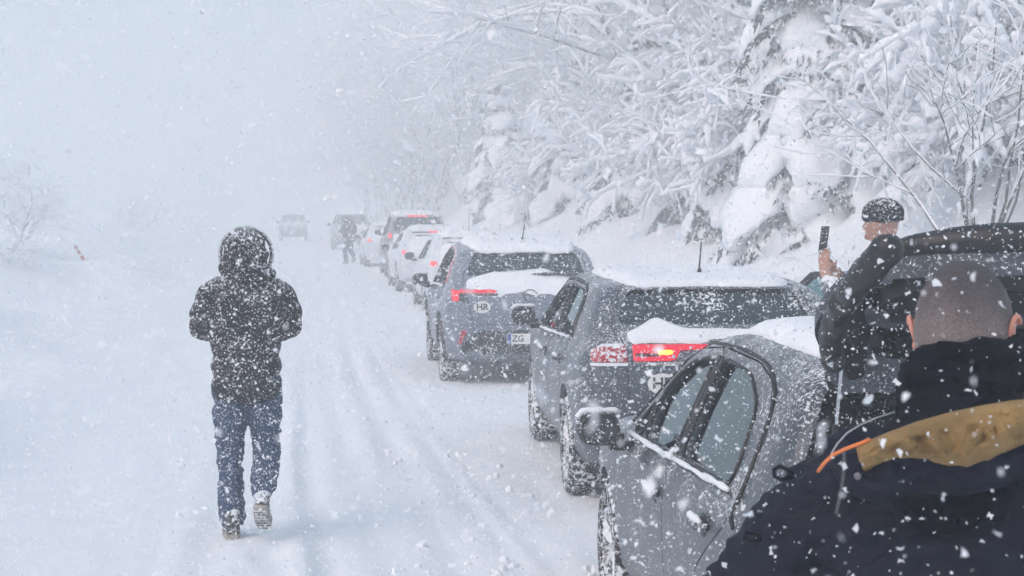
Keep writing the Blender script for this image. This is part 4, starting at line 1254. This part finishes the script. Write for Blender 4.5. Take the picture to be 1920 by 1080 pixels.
M['tan_fleece'] = mat_plain('tan_fleece', (.37, .235, .09), .95, vary=.25, scale=12, bump=.9, bscale=260)
M['orange'] = mat_plain('orange', (.75, .22, .06), .6)
M['pale_pipe'] = mat_plain('pale_pipe', (.45, .46, .48), .6)
M['zip'] = mat_plain('zip', (.16, .16, .17), .4, .5)
M['phone'] = mat_plain('phone', (.012, .012, .014), .25)

def hand(mb, wrist, fwd, palm_n, size=1.0, curl=.5, side=1):
    """palm, four unequal curled fingers and a thumb leaving the side of the palm"""
    f = Vector(fwd).normalized(); nrm = Vector(palm_n).normalized(); s = f.cross(nrm).normalized() * side
    w = Vector(wrist)
    for k, off in enumerate((-.028, -.009, .010, .028)):
        base = w + f * .085 * size + s * off * size
        capsule(mb, w + s * off * .6 * size, base, .013 * size, .0115 * size, 8)
        d = f.copy(); p = base
        L_ = (.078, .088, .082, .062)[3 - k] if side > 0 else (.078, .088, .082, .062)[k]
        for j in range(3):
            d = (d + nrm * curl * (.5 + .35 * j)).normalized(); q = p + d * L_ * (.45, .32, .23)[j] * size
            capsule(mb, p, q, (.0100, .0092, .0084)[j] * size, (.0092, .0084, .0072)[j] * size, 7); p = q
    tb = w + f * .025 * size + s * .032 * size
    t1 = tb + (f * .5 + s * .75 + nrm * .35).normalized() * .042 * size
    t2 = t1 + (f * .85 + s * .15 + nrm * .5).normalized() * .034 * size
    capsule(mb, w + s * .012 * size, tb, .014 * size, .0125 * size, 8); capsule(mb, tb, t1, .0125 * size, .0105 * size, 8); capsule(mb, t1, t2, .0105 * size, .0085 * size, 8)

def shoe(name, ankle, toe_dir, parent, pitch=0.0):
    """boot with a separate pale sole; pitch lifts the heel"""
    root = empty(name, ankle); root.parent = parent
    a = math.atan2(toe_dir[0], toe_dir[1])
    root.rotation_euler = (-pitch, 0, -a)
    mb = MB(); capsule(mb, (0, -.025, .03), (0, -.03, -.045), .052, .046); capsule(mb, (0, -.02, -.05), (0, .13, -.062), .046, .040); capsule(mb, (0, .13, -.062), (0, .165, -.064), .040, .034)
    organic('upper', mb, .012, M['shoe'], root, 3)
    pr = round_poly([(-.042, -.075), (.042, -.075), (.044, .02), (.052, .11), (.03, .205), (-.03, .205), (-.052, .11), (-.044, .02)], .03, 3); n = len(pr)
    s = MB(); s.add([(x, y, -.078) for x, y in pr] + [(x * .96, y * .98, -.108) for x, y in pr], [tuple(range(n)), tuple(range(2 * n - 1, n - 1, -1))] + [(i, i + n, (i + 1) % n + n, (i + 1) % n) for i in range(n)])
    sole = s.build('sole', M['sole'], root, 40)
    t = MB()
    for k in range(7): t.box((0, -.055 + k * .037, -.110), (.07, .014, .008))
    t.build('tread', M['shoe'], sole)

def walker():
    root = empty('person')
    # the body inside the clothes: one continuous figure
    b = MB()
    chain(b, [(0, 0, .95), (0, 0, 1.2), (0, 0, 1.38)], [.11, .10, .11])
    for s in (-1, 1): chain(b, [(s * .08, 0, 1.40), (s * .19, 0, 1.42), (s * .24, -.02, 1.20), (s * .10, .24, 1.22)], [.06, .05, .04, .035])
    chain(b, [(-.09, 0, .92), (-.095, .05, .50), (-.085, .0, .10)], [.085, .055, .04])
    chain(b, [(.09, 0, .92), (.108, .08, .52), (.086, -.17, .30)], [.085, .055, .04])
    capsule(b, (0, .01, 1.42), (0, .02, 1.52), .055, .055); b.ball((0, .03, 1.63), (.075, .095, .115), None, 14, 10)
    b.ball((0, .125, 1.615), (.012, .018, .022), None, 8, 6)
    for s in (-1, 1): hand(b, (s * .10, .25, 1.22), (-s * .75, .6, .25), (0, .4, 1), 1.0, .5, s)
    body = organic('body', b, .015, M['skin'], root, 2)
    # jeans
    t = MB()
    capsule(t, (-.075, -.01, .93), (.075, -.01, .93), .118, .118)
    chain(t, [(-.092, 0, .90), (-.098, .02, .70), (-.098, .05, .50), (-.096, .03, .28), (-.088, .0, .13)], [.108, .097, .080, .075, .076])
    chain(t, [(.092, 0, .90), (.105, .04, .70), (.112, .085, .52), (.102, -.05, .40), (.088, -.155, .305)], [.108, .097, .081, .077, .074])
    organic('jeans', t, .013, M['jeans'], root, 4, folds(.012, 9, 9, 14, 3))
    # padded jacket with quilted bands
    j = MB()
    for z, w, d in ((.88, .200, .140), (1.0, .202, .142), (1.12, .200, .142), (1.24, .208, .145), (1.34, .212, .142)):
        j.ball((0, -.005, z), (w, d, .10), None, 18, 10, .75)
    chain(j, [(-.16, 0, 1.42), (.16, 0, 1.42)], [.082, .082]); capsule(j, (0, -.01, 1.40), (0, 0, 1.5), .12, .10)
    for s in (-1, 1): chain(j, [(s * .19, -.005, 1.41), (s * .238, -.02, 1.30), (s * .245, -.015, 1.22), (s * .19, .13, 1.20), (s * .13, .21, 1.21)], [.082, .078, .074, .068, .056])
    def quilt(co, no):
        a = np.abs(np.sin(co[:, 2] * math.pi / .105))
        return .007 * np.sqrt(a) - .003 + .007 * fbm(co * [14, 14, 8], 3, 4)
    organic('jacket', j, .012, M['jacket_black'], root, 5, quilt)
    h = MB()
    h.ball((0, .0, 1.625), (.128, .138, .155), None, 16, 12); h.ball((0, .02, 1.545), (.162, .142, .075), None, 16, 10); h.ball((.02, -.03, 1.52), (.150, .115, .06), None, 16, 10)
    organic('hood', h, .012, M['jacket_black'], root, 5, folds(.014, 9, 9, 12, 8))
    f = MB()
    for k in range(150):
        a = 6.2832 * k / 150; p = Vector((.135 * math.cos(a), .10, 1.63 + .14 * math.sin(a)))
        d = Vector((math.cos(a) * .03, .03 + .01 * math.sin(k * 7.1), math.sin(a) * .03)); w = Vector((-math.sin(a), 0, math.cos(a))) * .005
        f.add([p - w, p + w, p + d], [(0, 1, 2)])
    f.build('hood_trim', M['jacket_black'], root)
    shoe('boot', (-.088, -.005, .115), (-.1, 1), root)
    shoe('boot', (.086, -.165, .262), (.12, 1), root, R(34))
    return root

wk = walker()
wk.location = (-.30, 9.85, gh(-.38, 9.86) - .005); wk.rotation_euler = (0, 0, R(1))
tag(wk, 'person in black hooded padded jacket and blue jeans walking away on the snow', 'person')
fm = copy_tree(wk)
fm.location = (1.78, 61.8, gh(1.78, 61.8)); fm.rotation_euler = (0, 0, R(35)); fm.scale = (1.12, 1.12, 1.0)
tag(fm, 'distant person in dark clothes standing beside the pale hatchback', 'person')

# ---- man in a cap holding up a phone, ahead of the raised tailgate
def phone_man():
    root = empty('person')
    b = MB()
    chain(b, [(0, 0, .95), (0, 0, 1.2), (0, 0, 1.40)], [.11, .11, .12])
    for s in (-1, 1): chain(b, [(s * .09, 0, .93), (s * .095, .03, .5), (s * .095, 0, .09), (s * .095, .14, .04)], [.085, .055, .045, .03])
    capsule(b, (0, .0, 1.43), (0, .02, 1.58), .056, .054)
    b.ball((0, .03, 1.70), (.078, .10, .118), None, 16, 12)
    b.ball((0, .135, 1.685), (.014, .020, .022), None, 8, 6); b.ball((0, .105, 1.63), (.04, .03, .02), None, 8, 6)
    for s in (-1, 1): b.ball((s * .078, .01, 1.69), (.012, .022, .032), None, 8, 6)
    chain(b, [(-.2, 0, 1.46), (-.27, .08, 1.22), (-.10, .33, 1.42)], [.05, .04, .032])
    chain(b, [(.2, 0, 1.46), (.27, .08, 1.22), (.05, .34, 1.40)], [.05, .04, .032])
    hand(b, (-.095, .34, 1.43), (.2, .15, .95), (.9, .3, -.1), .95, .5, -1)
    hand(b, (.05, .345, 1.38), (-.3, .25, .9), (-.9, .1, 0), .95, .6, 1)
    organic('body', b, .010, M['skin'], root, 2)
    j = MB()
    for z, w, d in ((.86, .20, .14), (1.0, .2, .145), (1.15, .205, .15), (1.3, .215, .15), (1.38, .215, .145)): j.ball((0, 0, z), (w, d, .11), None, 18, 10, .75)
    capsule(j, (-.16, 0, 1.46), (.16, 0, 1.46), .085, .085); capsule(j, (0, 0, 1.45), (0, .01, 1.55), .11, .085)
    chain(j, [(-.2, 0, 1.45), (-.275, .08, 1.23), (-.14, .27, 1.37)], [.088, .075, .055]); chain(j, [(.2, 0, 1.45), (.275, .08, 1.23), (.08, .28, 1.35)], [.088, .075, .055])
    organic('coat', j, .014, M['jacket_grey'], root, 5, folds(.014, 8, 8, 9, 12))
    t = MB(); capsule(t, (-.08, 0, .92), (.08, 0, .92), .115, .115)
    for s in (-1, 1): chain(t, [(s * .092, 0, .9), (s * .096, .03, .5), (s * .095, 0, .1)], [.105, .08, .07])
    organic('trousers', t, .016, M['jacket_black'], root, 4, folds(.01, 9, 9, 12, 2))
    c = MB(); c.ball((0, .02, 1.765), (.102, .122, .082), None, 18, 10); c.ball((0, .02, 1.735), (.106, .126, .035), None, 18, 8)
    organic('beanie', c, .010, M['jacket_black'], root, 3, folds(.006, 30, 30, 10, 3))
    for s in (-1, 1): shoe('boot', (s * .095, .0, .115), (s * .15, 1), root)
    return root
pm = phone_man()
PX, PY = 3.27, 9.25
pm.location = (PX, PY, gh(PX, PY) + .055); pm.rotation_euler = (0, 0, R(40)); pm.scale = (1.0, 1.0, 1.02)
tag(pm, 'man in dark cap and grey coat holding up a phone behind the raised tailgate', 'person')
ph = MB(); ph.box((0, 0, 0), (.072, .009, .148), None)
pho = ph.build('phone', M['phone'])
sc = MB(); sc.box((0, -.0052, 0), (.064, .002, .136)); sc.build('screen', M['ink'], pho)
cl = MB(); cl.ball((-.02, .006, .05), (.012, .003, .012), None, 10, 6); cl.build('camera_lens', M['chrome'], pho, 60)
pho.matrix_world = Matrix.Translation(Vector((PX, PY, gh(PX, PY) + .055))) @ Matrix.Rotation(R(40), 4, 'Z') @ Matrix.Diagonal((1, 1, 1.02, 1)) @ Matrix.Translation((-.052, .372, 1.615)) @ Matrix.Rotation(R(8), 4, 'X')
tag(pho, 'black phone held up in the hand of the man in a cap', 'phone')

# ---- man with cropped hair close to the camera, seen from behind
def crop_man():
    root = empty('person')
    b = MB()
    # head: cranium, jaw, neck; the figure faces +Y
    b.ball((0, .005, .0), (.079, .098, .105), None, 26, 18); b.ball((0, -.022, -.012), (.077, .082, .092), None, 26, 16)
    b.ball((0, .045, -.075), (.060, .062, .075), None, 18, 12); b.ball((0, .085, -.11), (.035, .03, .03), None, 12, 8)
    b.ball((0, .105, -.03), (.013, .02, .028), None, 10, 8)
    capsule(b, (0, .004, -.06), (0, -.005, -.26), .054, .046, 16)
    chain(b, [(-.14, -.04, -.29), (.14, -.04, -.29)], [.055, .055]); chain(b, [(0, -.02, -.30), (0, -.01, -.55), (0, 0, -.84)], [.09, .09, .09])
    for s in (-1, 1):
        chain(b, [(s * .17, -.03, -.30), (s * .37, -.05, -.51), (s * .2, .2, -.50)], [.05, .042, .035]); hand(b, (s * .2, .2, -.50), (-s * .5, .8, 0), (0, 0, -1), 1.0, .5, s)
        chain(b, [(s * .09, 0, -.86), (s * .10, .02, -1.28), (s * .10, 0, -1.69), (s * .1, .13, -1.74)], [.085, .055, .045, .03])
    def headshape(co, no):
        return .0015 * fbm(co * 30, 2, 3)
    body = organic('body', b, .0085, M['skin'], root, 3, headshape)
    # ears: rim, bowl and lobe
    for s in (-1, 1):
        e = MB()
        rim = [Vector((s * (.079 + .013 * math.sin(a * .5)), -.004 - .020 * math.cos(a) * (1 if math.cos(a) > 0 else .8) - .004, -.012 + .025 * math.sin(a))) for a in np.linspace(-1.9, 2.6, 16)]
        chain(e, rim, [.0052] * 16, 7); e.ball((s * .078, .004, -.010), (.006, .016, .021), None, 10, 8); e.ball((s * .080, -.0, -.036), (.007, .009, .010), None, 10, 8)
        e.ball((s * .074, .006, -.014), (.009, .015, .022), None, 10, 8)
        organic('ear', e, .0035, M['ear_skin'], root, 3)
    # cropped hair: a thin cap following the skull
    h = MB()
    h.ball((0, .005, .0), (.0805, .0995, .107), None, 28, 20); h.ball((0, -.022, -.012), (.0785, .084, .094), None, 28, 18)
    h.ball((0, -.022, -.07), (.062, .052, .05), None, 24, 14)
    o = organic('cropped_hair', h, .0075, M['cropped_hair'], root, 4)
    me = o.data; bm = bmesh.new(); bm.from_mesh(me)
    kill = [v for v in bm.verts if v.co.z < -.085 or (v.co.y > .045 + .0 * v.co.z and v.co.z < .045) or (v.co.y > .012 and v.co.z < -.03)]
    bmesh.ops.delete(bm, geom=kill, context='VERTS'); bm.to_mesh(me); bm.free()
    # soft high collar in folds
    c = MB()
    for k, (z, rx, ry, tx, ty) in enumerate(((-.058, .079, .088, .016, .006), (-.098, .083, .090, .006, -.002), (-.138, .088, .092, .0, -.008), (-.178, .098, .098, -.0, -.014), (-.215, .116, .106, -.0, -.018))):
        n = 28
        pts = [Vector((rx * math.cos(a) + .0, -.026 + ty + ry * math.sin(a), z + tx * math.cos(a) * .8 + .006 * math.sin(3 * a + k * 2) + .012 * math.sin(a) * -1)) for a in np.linspace(0, 6.2832, n)]
        c.tube(pts, [.0255 + .003 * math.sin(5 * a + k) for a in np.linspace(0, 6.2832, n)], 8, cap=False)
    capsule(c, (0, -.02, -.20), (0, -.03, -.30), .10, .13, 16)
    organic('collar', c, .0075, M['navy_soft'], root, 4, folds(.008, 9, 9, 22, 6, .0006))
    # coat
    j = MB()
    chain(j, [(-.165, -.04, -.272), (0, -.05, -.240), (.165, -.04, -.272)], [.092, .105, .092], 16)
    for z, w, d in ((-.38, .225, .150), (-.50, .225, .158), (-.64, .222, .162), (-.78, .225, .168), (-.92, .235, .175), (-1.02, .24, .178)): j.ball((0, -.03, z), (w, d, .11), None, 24, 12, .75)
    for s in (-1, 1): chain(j, [(s * .185, -.035, -.295), (s * .285, -.05, -.39), (s * .385, -.055, -.51), (s * .30, .08, -.52), (s * .225, .16, -.51)], [.098, .096, .090, .078, .062], 16)
    organic('coat', j, .0105, M['navy'], root, 5, lambda co, no: folds(.022, 5.5, 5.5, 7.5, 14, .0008)(co, no) + folds(.009, 13, 13, 22, 33)(co, no))
    t = MB(); capsule(t, (-.08, 0, -.90), (.08, 0, -.90), .115, .115)
    for s in (-1, 1): chain(t, [(s * .092, 0, -.9), (s * .10, .03, -1.3), (s * .10, 0, -1.69)], [.105, .08, .07])
    organic('trousers', t, .016, M['navy'], root, 4)
    for s in (-1, 1): shoe('boot', (s * .10, .0, -1.675), (s * .15, 1), root)
    return root
M['ear_skin'] = mat_plain('ear_skin', (.62, .27, .20), .5, vary=.12, scale=40)
M['cropped_hair'] = mat_plain('cropped_hair', (.20, .18, .17), .9, vary=.22, scale=16, bump=.8, bscale=900)
_nt = M['cropped_hair'].node_tree     # hair clipped shorter towards the neck lets the skin show
_tc = [n for n in _nt.nodes if n.type == 'TEX_COORD'][0]; _sx = _nt.nodes.new('ShaderNodeSeparateXYZ'); _nt.links.new(_tc.outputs['Object'], _sx.inputs[0])
_nz = _nt.nodes.new('ShaderNodeTexNoise'); _nz.inputs['Scale'].default_value = 14; _nt.links.new(_tc.outputs['Object'], _nz.inputs['Vector'])
_ma = _nt.nodes.new('ShaderNodeMath'); _ma.operation = 'MULTIPLY_ADD'; _ma.inputs[1].default_value = .09; _nt.links.new(_nz.outputs['Fac'], _ma.inputs[0]); _nt.links.new(_sx.outputs['Z'], _ma.inputs[2])
_mr = _nt.nodes.new('ShaderNodeMapRange'); _mr.inputs['From Min'].default_value = .03; _mr.inputs['From Max'].default_value = .12; _nt.links.new(_ma.outputs[0], _mr.inputs['Value'])
_mx = _nt.nodes.new('ShaderNodeMix'); _mx.data_type = 'RGBA'; _mx.inputs['A'].default_value = (.36, .305, .295, 1); _mx.inputs['B'].default_value = (.13, .12, .128, 1)
_nt.links.new(_mr.outputs[0], _mx.inputs['Factor']); _st = _nt.nodes.new('ShaderNodeTexNoise'); _st.inputs['Scale'].default_value = 330; _st.inputs['Detail'].default_value = 2; _nt.links.new(_tc.outputs['Object'], _st.inputs['Vector'])
_sr = _nt.nodes.new('ShaderNodeMapRange'); _sr.inputs['From Min'].default_value = .35; _sr.inputs['From Max'].default_value = .65; _sr.inputs['To Min'].default_value = .68; _sr.inputs['To Max'].default_value = 1.15
_nt.links.new(_st.outputs['Fac'], _sr.inputs['Value'])
_m2 = _nt.nodes.new('ShaderNodeMix'); _m2.data_type = 'RGBA'; _m2.blend_type = 'MULTIPLY'; _m2.inputs['Factor'].default_value = 1.0     # stubble
_nt.links.new(_mx.outputs['Result'], _m2.inputs['A']); _nt.links.new(_sr.outputs[0], _m2.inputs['B'])
_nt.links.new(_m2.outputs['Result'], _nt.nodes['Principled BSDF'].inputs['Base Color'])
cm = crop_man()
CX, CY = 1.105, 2.74
HZ = 1.79 - .107
yaw = R(-7.1 - 24)
cm.location = (CX, CY, HZ); cm.rotation_euler = (R(1.5), R(-2.0), yaw)
tag(cm, 'man with cropped hair in navy coat with tan fleece hood, close at the right', 'person')
bpy.context.view_layer.update()
# coat hood thrown back: tan fleece lining, dark shell, piping, zip and loops (kept in the man's own frame)
inv = cm.matrix_world.inverted()
cmr = cam.matrix_world if False else (Matrix.Translation(cam.location) @ cam.rotation_euler.to_matrix().to_4x4())
def loc(px, py, depth):
    """a place on the man's back given as metres right/down of the optical axis"""
    v = Vector(((px - 960) / 3200 * depth, -(py - 540) / 3200 * depth, -depth))
    return inv @ (cmr @ v)
def sheet(name, top, bot, d_edge, d_mid, thick, mat, parent, amp, seed, nu=56, nv=18):
    T = [Vector(p) for p in top]; B = [Vector(p) for p in bot]
    def along(P, t):
        ls = [0]
        for i in range(len(P) - 1): ls.append(ls[-1] + (P[i + 1] - P[i]).length)
        x = t * ls[-1]
        for i in range(len(P) - 1):
            if x <= ls[i + 1] + 1e-9:
                f = (x - ls[i]) / max(1e-9, ls[i + 1] - ls[i]); return P[i].lerp(P[i + 1], f)
        return P[-1]
    front = []; back = []
    for iv in range(nv + 1):
        for iu in range(nu + 1):
            u, v = iu / nu, iv / nv
            p = along(T, u).lerp(along(B, u), v)
            e = math.sin(math.pi * v) ** .6 * min(1, u * 6) ** .5
            n_ = fbm1(u * 9 + seed, v * 2.2, seed); r_ = 1 - abs(n_) * 2
            d = d_edge + (d_mid - d_edge) * e - amp * e * (r_ - .3)
            front.append(loc(p.x, p.y, d)); back.append(loc(p.x, p.y, d + thick))
    W = nu + 1; n = len(front); Fs = []
    for iv in range(nv):
        for iu in range(nu):
            a = iv * W + iu; Fs.append((a, a + 1, a + W + 1, a + W)); Fs.append((n + a + W, n + a + W + 1, n + a + 1, n + a))
    rim = [iv for iv in range(nu + 1)] + [iv * W + nu for iv in range(1, nv + 1)] + [nv * W + iu for iu in range(nu - 1, -1, -1)] + [iv * W for iv in range(nv - 1, 0, -1)]
    for k in range(len(rim)):
        a, b2 = rim[k], rim[(k + 1) % len(rim)]; Fs.append((a, a + n, b2 + n, b2))
    mb = MB(); mb.add(front + back, Fs)
    return mb.build(name, mat, parent, 180)
hood = sheet('hood_shell', [(1566, 850), (1600, 836), (1700, 800), (1790, 775), (1860, 760), (1930, 750), (2030, 750), (2120, 790)],
             [(1556, 880), (1585, 925), (1640, 945), (1720, 925), (1810, 930), (1880, 915), (1950, 890), (2060, 880), (2130, 860)], 2.66, 2.585, .03, M['navy'], cm, .02, 3)
sheet('hood_lining', [(1604, 836), (1660, 812), (1720, 790), (1780, 773), (1840, 760), (1900, 750), (1960, 746), (2040, 752)],
      [(1616, 888), (1650, 872), (1690, 862), (1730, 863), (1775, 876), (1815, 880), (1850, 866), (1920, 836), (1990, 826), (2060, 830)], 2.60, 2.545, .03, M['tan_fleece'], hood, .024, 7)
def strip(name, pts, d, r, mat, parent):
    m = MB(); m.tube([loc(x, y, dd) for (x, y), dd in zip(pts, d if isinstance(d, list) else [d] * len(pts))], r, 8); return m.build(name, M[mat], parent, 180)
strip('orange_piping', [(1534, 884), (1546, 868), (1562, 853), (1585, 842), (1612, 832), (1632, 824)], [2.66, 2.645, 2.63, 2.61, 2.59, 2.585], .003, 'orange', cm)
strip('pale_piping', [(1558, 852), (1570, 832), (1588, 812), (1612, 797), (1642, 784), (1676, 773)], [2.65, 2.655, 2.66, 2.67, 2.68, 2.69], .0013, 'pale_pipe', cm)
zt = MB(); zp = [(1582, 850), (1583, 875), (1580, 905), (1574, 935), (1568, 962)]
for k in range(34):
    t = k / 33 * 4; i = min(3, int(t)); f = t - i
    p = loc(zp[i][0] * (1 - f) + zp[i + 1][0] * f, zp[i][1] * (1 - f) + zp[i + 1][1] * f, 2.578)
    zt.box(p, (.0050, .002, .0014))
zt.build('zip_teeth', M['zip'], hood)
k = MB(); k.ball(loc(1608, 893, 2.565), (.006, .003, .006), None, 12, 8); k.build('snap_button', M['zip'], hood, 60)
strip('cord_loop', [(1485, 893), (1466, 900), (1452, 893), (1451, 880), (1462, 874), (1476, 880), (1488, 888)], 2.74, .0034, 'navy_soft', cm)
strip('cord_loop', [(1428, 1012), (1408, 1014), (1396, 1007), (1400, 999), (1412, 1001), (1428, 1006)], 2.72, .0030, 'navy_soft', cm)

# padded black trim rounding off the raised tailgate's near edge
bpy.context.view_layer.update()
tinv = (Matrix.Translation(rA.location) @ rA.rotation_euler.to_matrix().to_4x4() @ Matrix.Translation(tg.location) @ tg.rotation_euler.to_matrix().to_4x4()).inverted()
m = MB()
tp = [tinv @ (cmr @ Vector(((x - 960) / 3200 * d, -(y - 540) / 3200 * d, -d))) for x, y, d in ((1664, 466, 4.62), (1636, 500, 4.68), (1602, 536, 4.77), (1574, 580, 4.88), (1560, 630, 5.0), (1562, 680, 5.1))]
chain(m, tp, [.048, .044, .042, .042, .04, .036], 12)
organic('gate_edge_trim', m, .012, M['gate_trim'], tg, 4, folds(.006, 12, 12, 12, 5))

# ---- leaning snow pole on the left drift
sp_ = empty('snow_pole', (-5.45, 46.0, gh(-5.45, 46.0) - .25)); sp_.rotation_euler = (R(-8), R(-33), 0)
M['pole_red'] = mat_plain('pole_red', (.32, .015, .03), .6); M['pole_white'] = mat_plain('pole_white', (.75, .76, .78), .6)
z = 0
for k, (h_, mt) in enumerate(((.32, 'pole_white'), (.13, 'pole_red'), (.05, 'pole_white'), (.11, 'pole_red'), (.05, 'pole_white'), (.10, 'pole_red'))):
    m = MB(); m.tube([(0, 0, z), (0, 0, z + h_)], .042, 10); m.build('pole_band', M[mt], sp_, 40); z += h_
tag(sp_, 'leaning red and white snow pole sticking out of the left drift', 'pole')
# ------------------------------------------------------------------ falling snow
def flakes(name, n, seed, d0, d1, smin, smax, kind):
    r = np.random.default_rng(seed)
    d = (d0**3 + (d1**3 - d0**3) * r.random(n)) ** (1 / 3)
    # a wedge of air somewhat wider than the view
    a = np.tan(R(22)); bz = np.tan(R(14))
    lx = (r.random(n) * 2 - 1) * a * d + (r.random(n) * 2 - 1) * .6; lz = (r.random(n) * 2 - 1) * bz * d - .02 * d
    ca, sa = math.cos(R(7.12)), math.sin(R(7.12))
    P = np.stack([lx * ca + d * sa, -lx * sa + d * ca, EYE + lz], 1)
    g = ground_h(P[:, 0], P[:, 1]); P = P[P[:, 2] > g + .02]
    P = P[np.linalg.norm(P - np.array([0, 0, EYE]), axis=1) > .3]
    n = len(P)
    s = smin + (smax - smin) * r.random(n) ** 2.6
    if kind == 8:
        # crumpled six-sided plate
        T = np.array([(0, 0, .35)] + [(math.cos(k * math.pi / 3), math.sin(k * math.pi / 3), (.25, -.3)[k % 2]) for k in range(6)], float)
        Fb = np.array([(0, k + 1, (k + 1) % 6 + 1) for k in range(6)])
    else:
        # folded plate
        T = np.array([(1, 0, .3), (0, 1, -.3), (-1, 0, .3), (0, -1, -.3)], float) * 1.05
        Fb = np.array([(0, 1, 2), (0, 2, 3)])
    q = r.normal(size=(n, 4)); q /= np.linalg.norm(q, axis=1)[:, None]
    w, x, y, z = q.T
    Rm = np.stack([1 - 2 * (y*y + z*z), 2 * (x*y - z*w), 2 * (x*z + y*w), 2 * (x*y + z*w), 1 - 2 * (x*x + z*z), 2 * (y*z - x*w), 2 * (x*z - y*w), 2 * (y*z + x*w), 1 - 2 * (x*x + y*y)], 1).reshape(n, 3, 3)
    sc = (.5 + .8 * r.random((n, 1, 3))) * s[:, None, None]
    jit = 1 + 1.1 * (r.random((n, len(T), 1)) - .5)
    Vv = np.einsum('nij,nkj->nki', Rm, T[None] * sc * jit) + P[:, None, :]
    Ff = (np.arange(n)[:, None, None] * len(T) + Fb[None]).reshape(-1, 3)
    o = link_mesh(name, mesh_from(name, Vv.reshape(-1, 3), Ff), M['flake'], None, None)
    return o
m_, nt_, b_ = new_mat('flake')
b_.inputs['Base Color'].default_value = (.97, .98, 1.0, 1); b_.inputs['Roughness'].default_value = .9
b_.inputs['Subsurface Weight'].default_value = 0.0
# thin flakes let light through
tl = nt_.nodes.new('ShaderNodeBsdfTranslucent'); tl.inputs[0].default_value = (.97, .98, 1.0, 1)
mxs = nt_.nodes.new('ShaderNodeMixShader'); mxs.inputs[0].default_value = .5
nt_.links.new(b_.outputs[0], mxs.inputs[1]); nt_.links.new(tl.outputs[0], mxs.inputs[2]); nt_.links.new(mxs.outputs[0], nt_.nodes['Material Output'].inputs['Surface'])
M['flake'] = m_
f1 = flakes('falling_snow', 32000, 1, .42, 5.0, .0013, .0050, 8)
tag(f1, 'big loose snowflakes drifting close in front of the camera', 'snowflakes', kind='stuff')
f2 = flakes('falling_snow', 300000, 2, 5.0, 15.0, .0018, .0058, 4)
tag(f2, 'dense falling snowflakes between the walker and the queue of cars', 'snowflakes', kind='stuff')

# ------------------------------------------------------------------ crumbs of snow thrown up on the road
r_ = np.random.default_rng(9); mb = MB(); CL = []
for k in range(520):
    y = 8.5 + 24 * r_.random() ** 1.6; c0 = r_.choice([.9, .56, 1.14, .02, 1.5, -.64, 2.2], p=[.3, .15, .2, .1, .15, .05, .05])
    x = c0 + r_.normal() * .12; s_ = .006 + .028 * r_.random() ** 3
    rot = Matrix.Rotation(r_.random() * 6, 3, 'Z') @ Matrix.Rotation(r_.random() * 6, 3, 'X')
    CL.append((x, y)); mb.ball((x, y, s_ * .25), (s_ * (.6 + .8 * r_.random()), s_ * (.6 + .8 * r_.random()), s_ * .7), rot, 6, 4, .8)
CL = np.array(CL); CZ = np.repeat(ground_h(CL[:, 0], CL[:, 1]), len(mb.V) // len(CL))
mb.V = [(v[0], v[1], v[2] + z) for v, z in zip(mb.V, CZ)]
cl = mb.build('snow_clods', M['snow_cap'], None, None)
tag(cl, 'small loose clods of snow scattered along the wheel tracks', 'snow clods', kind='stuff')
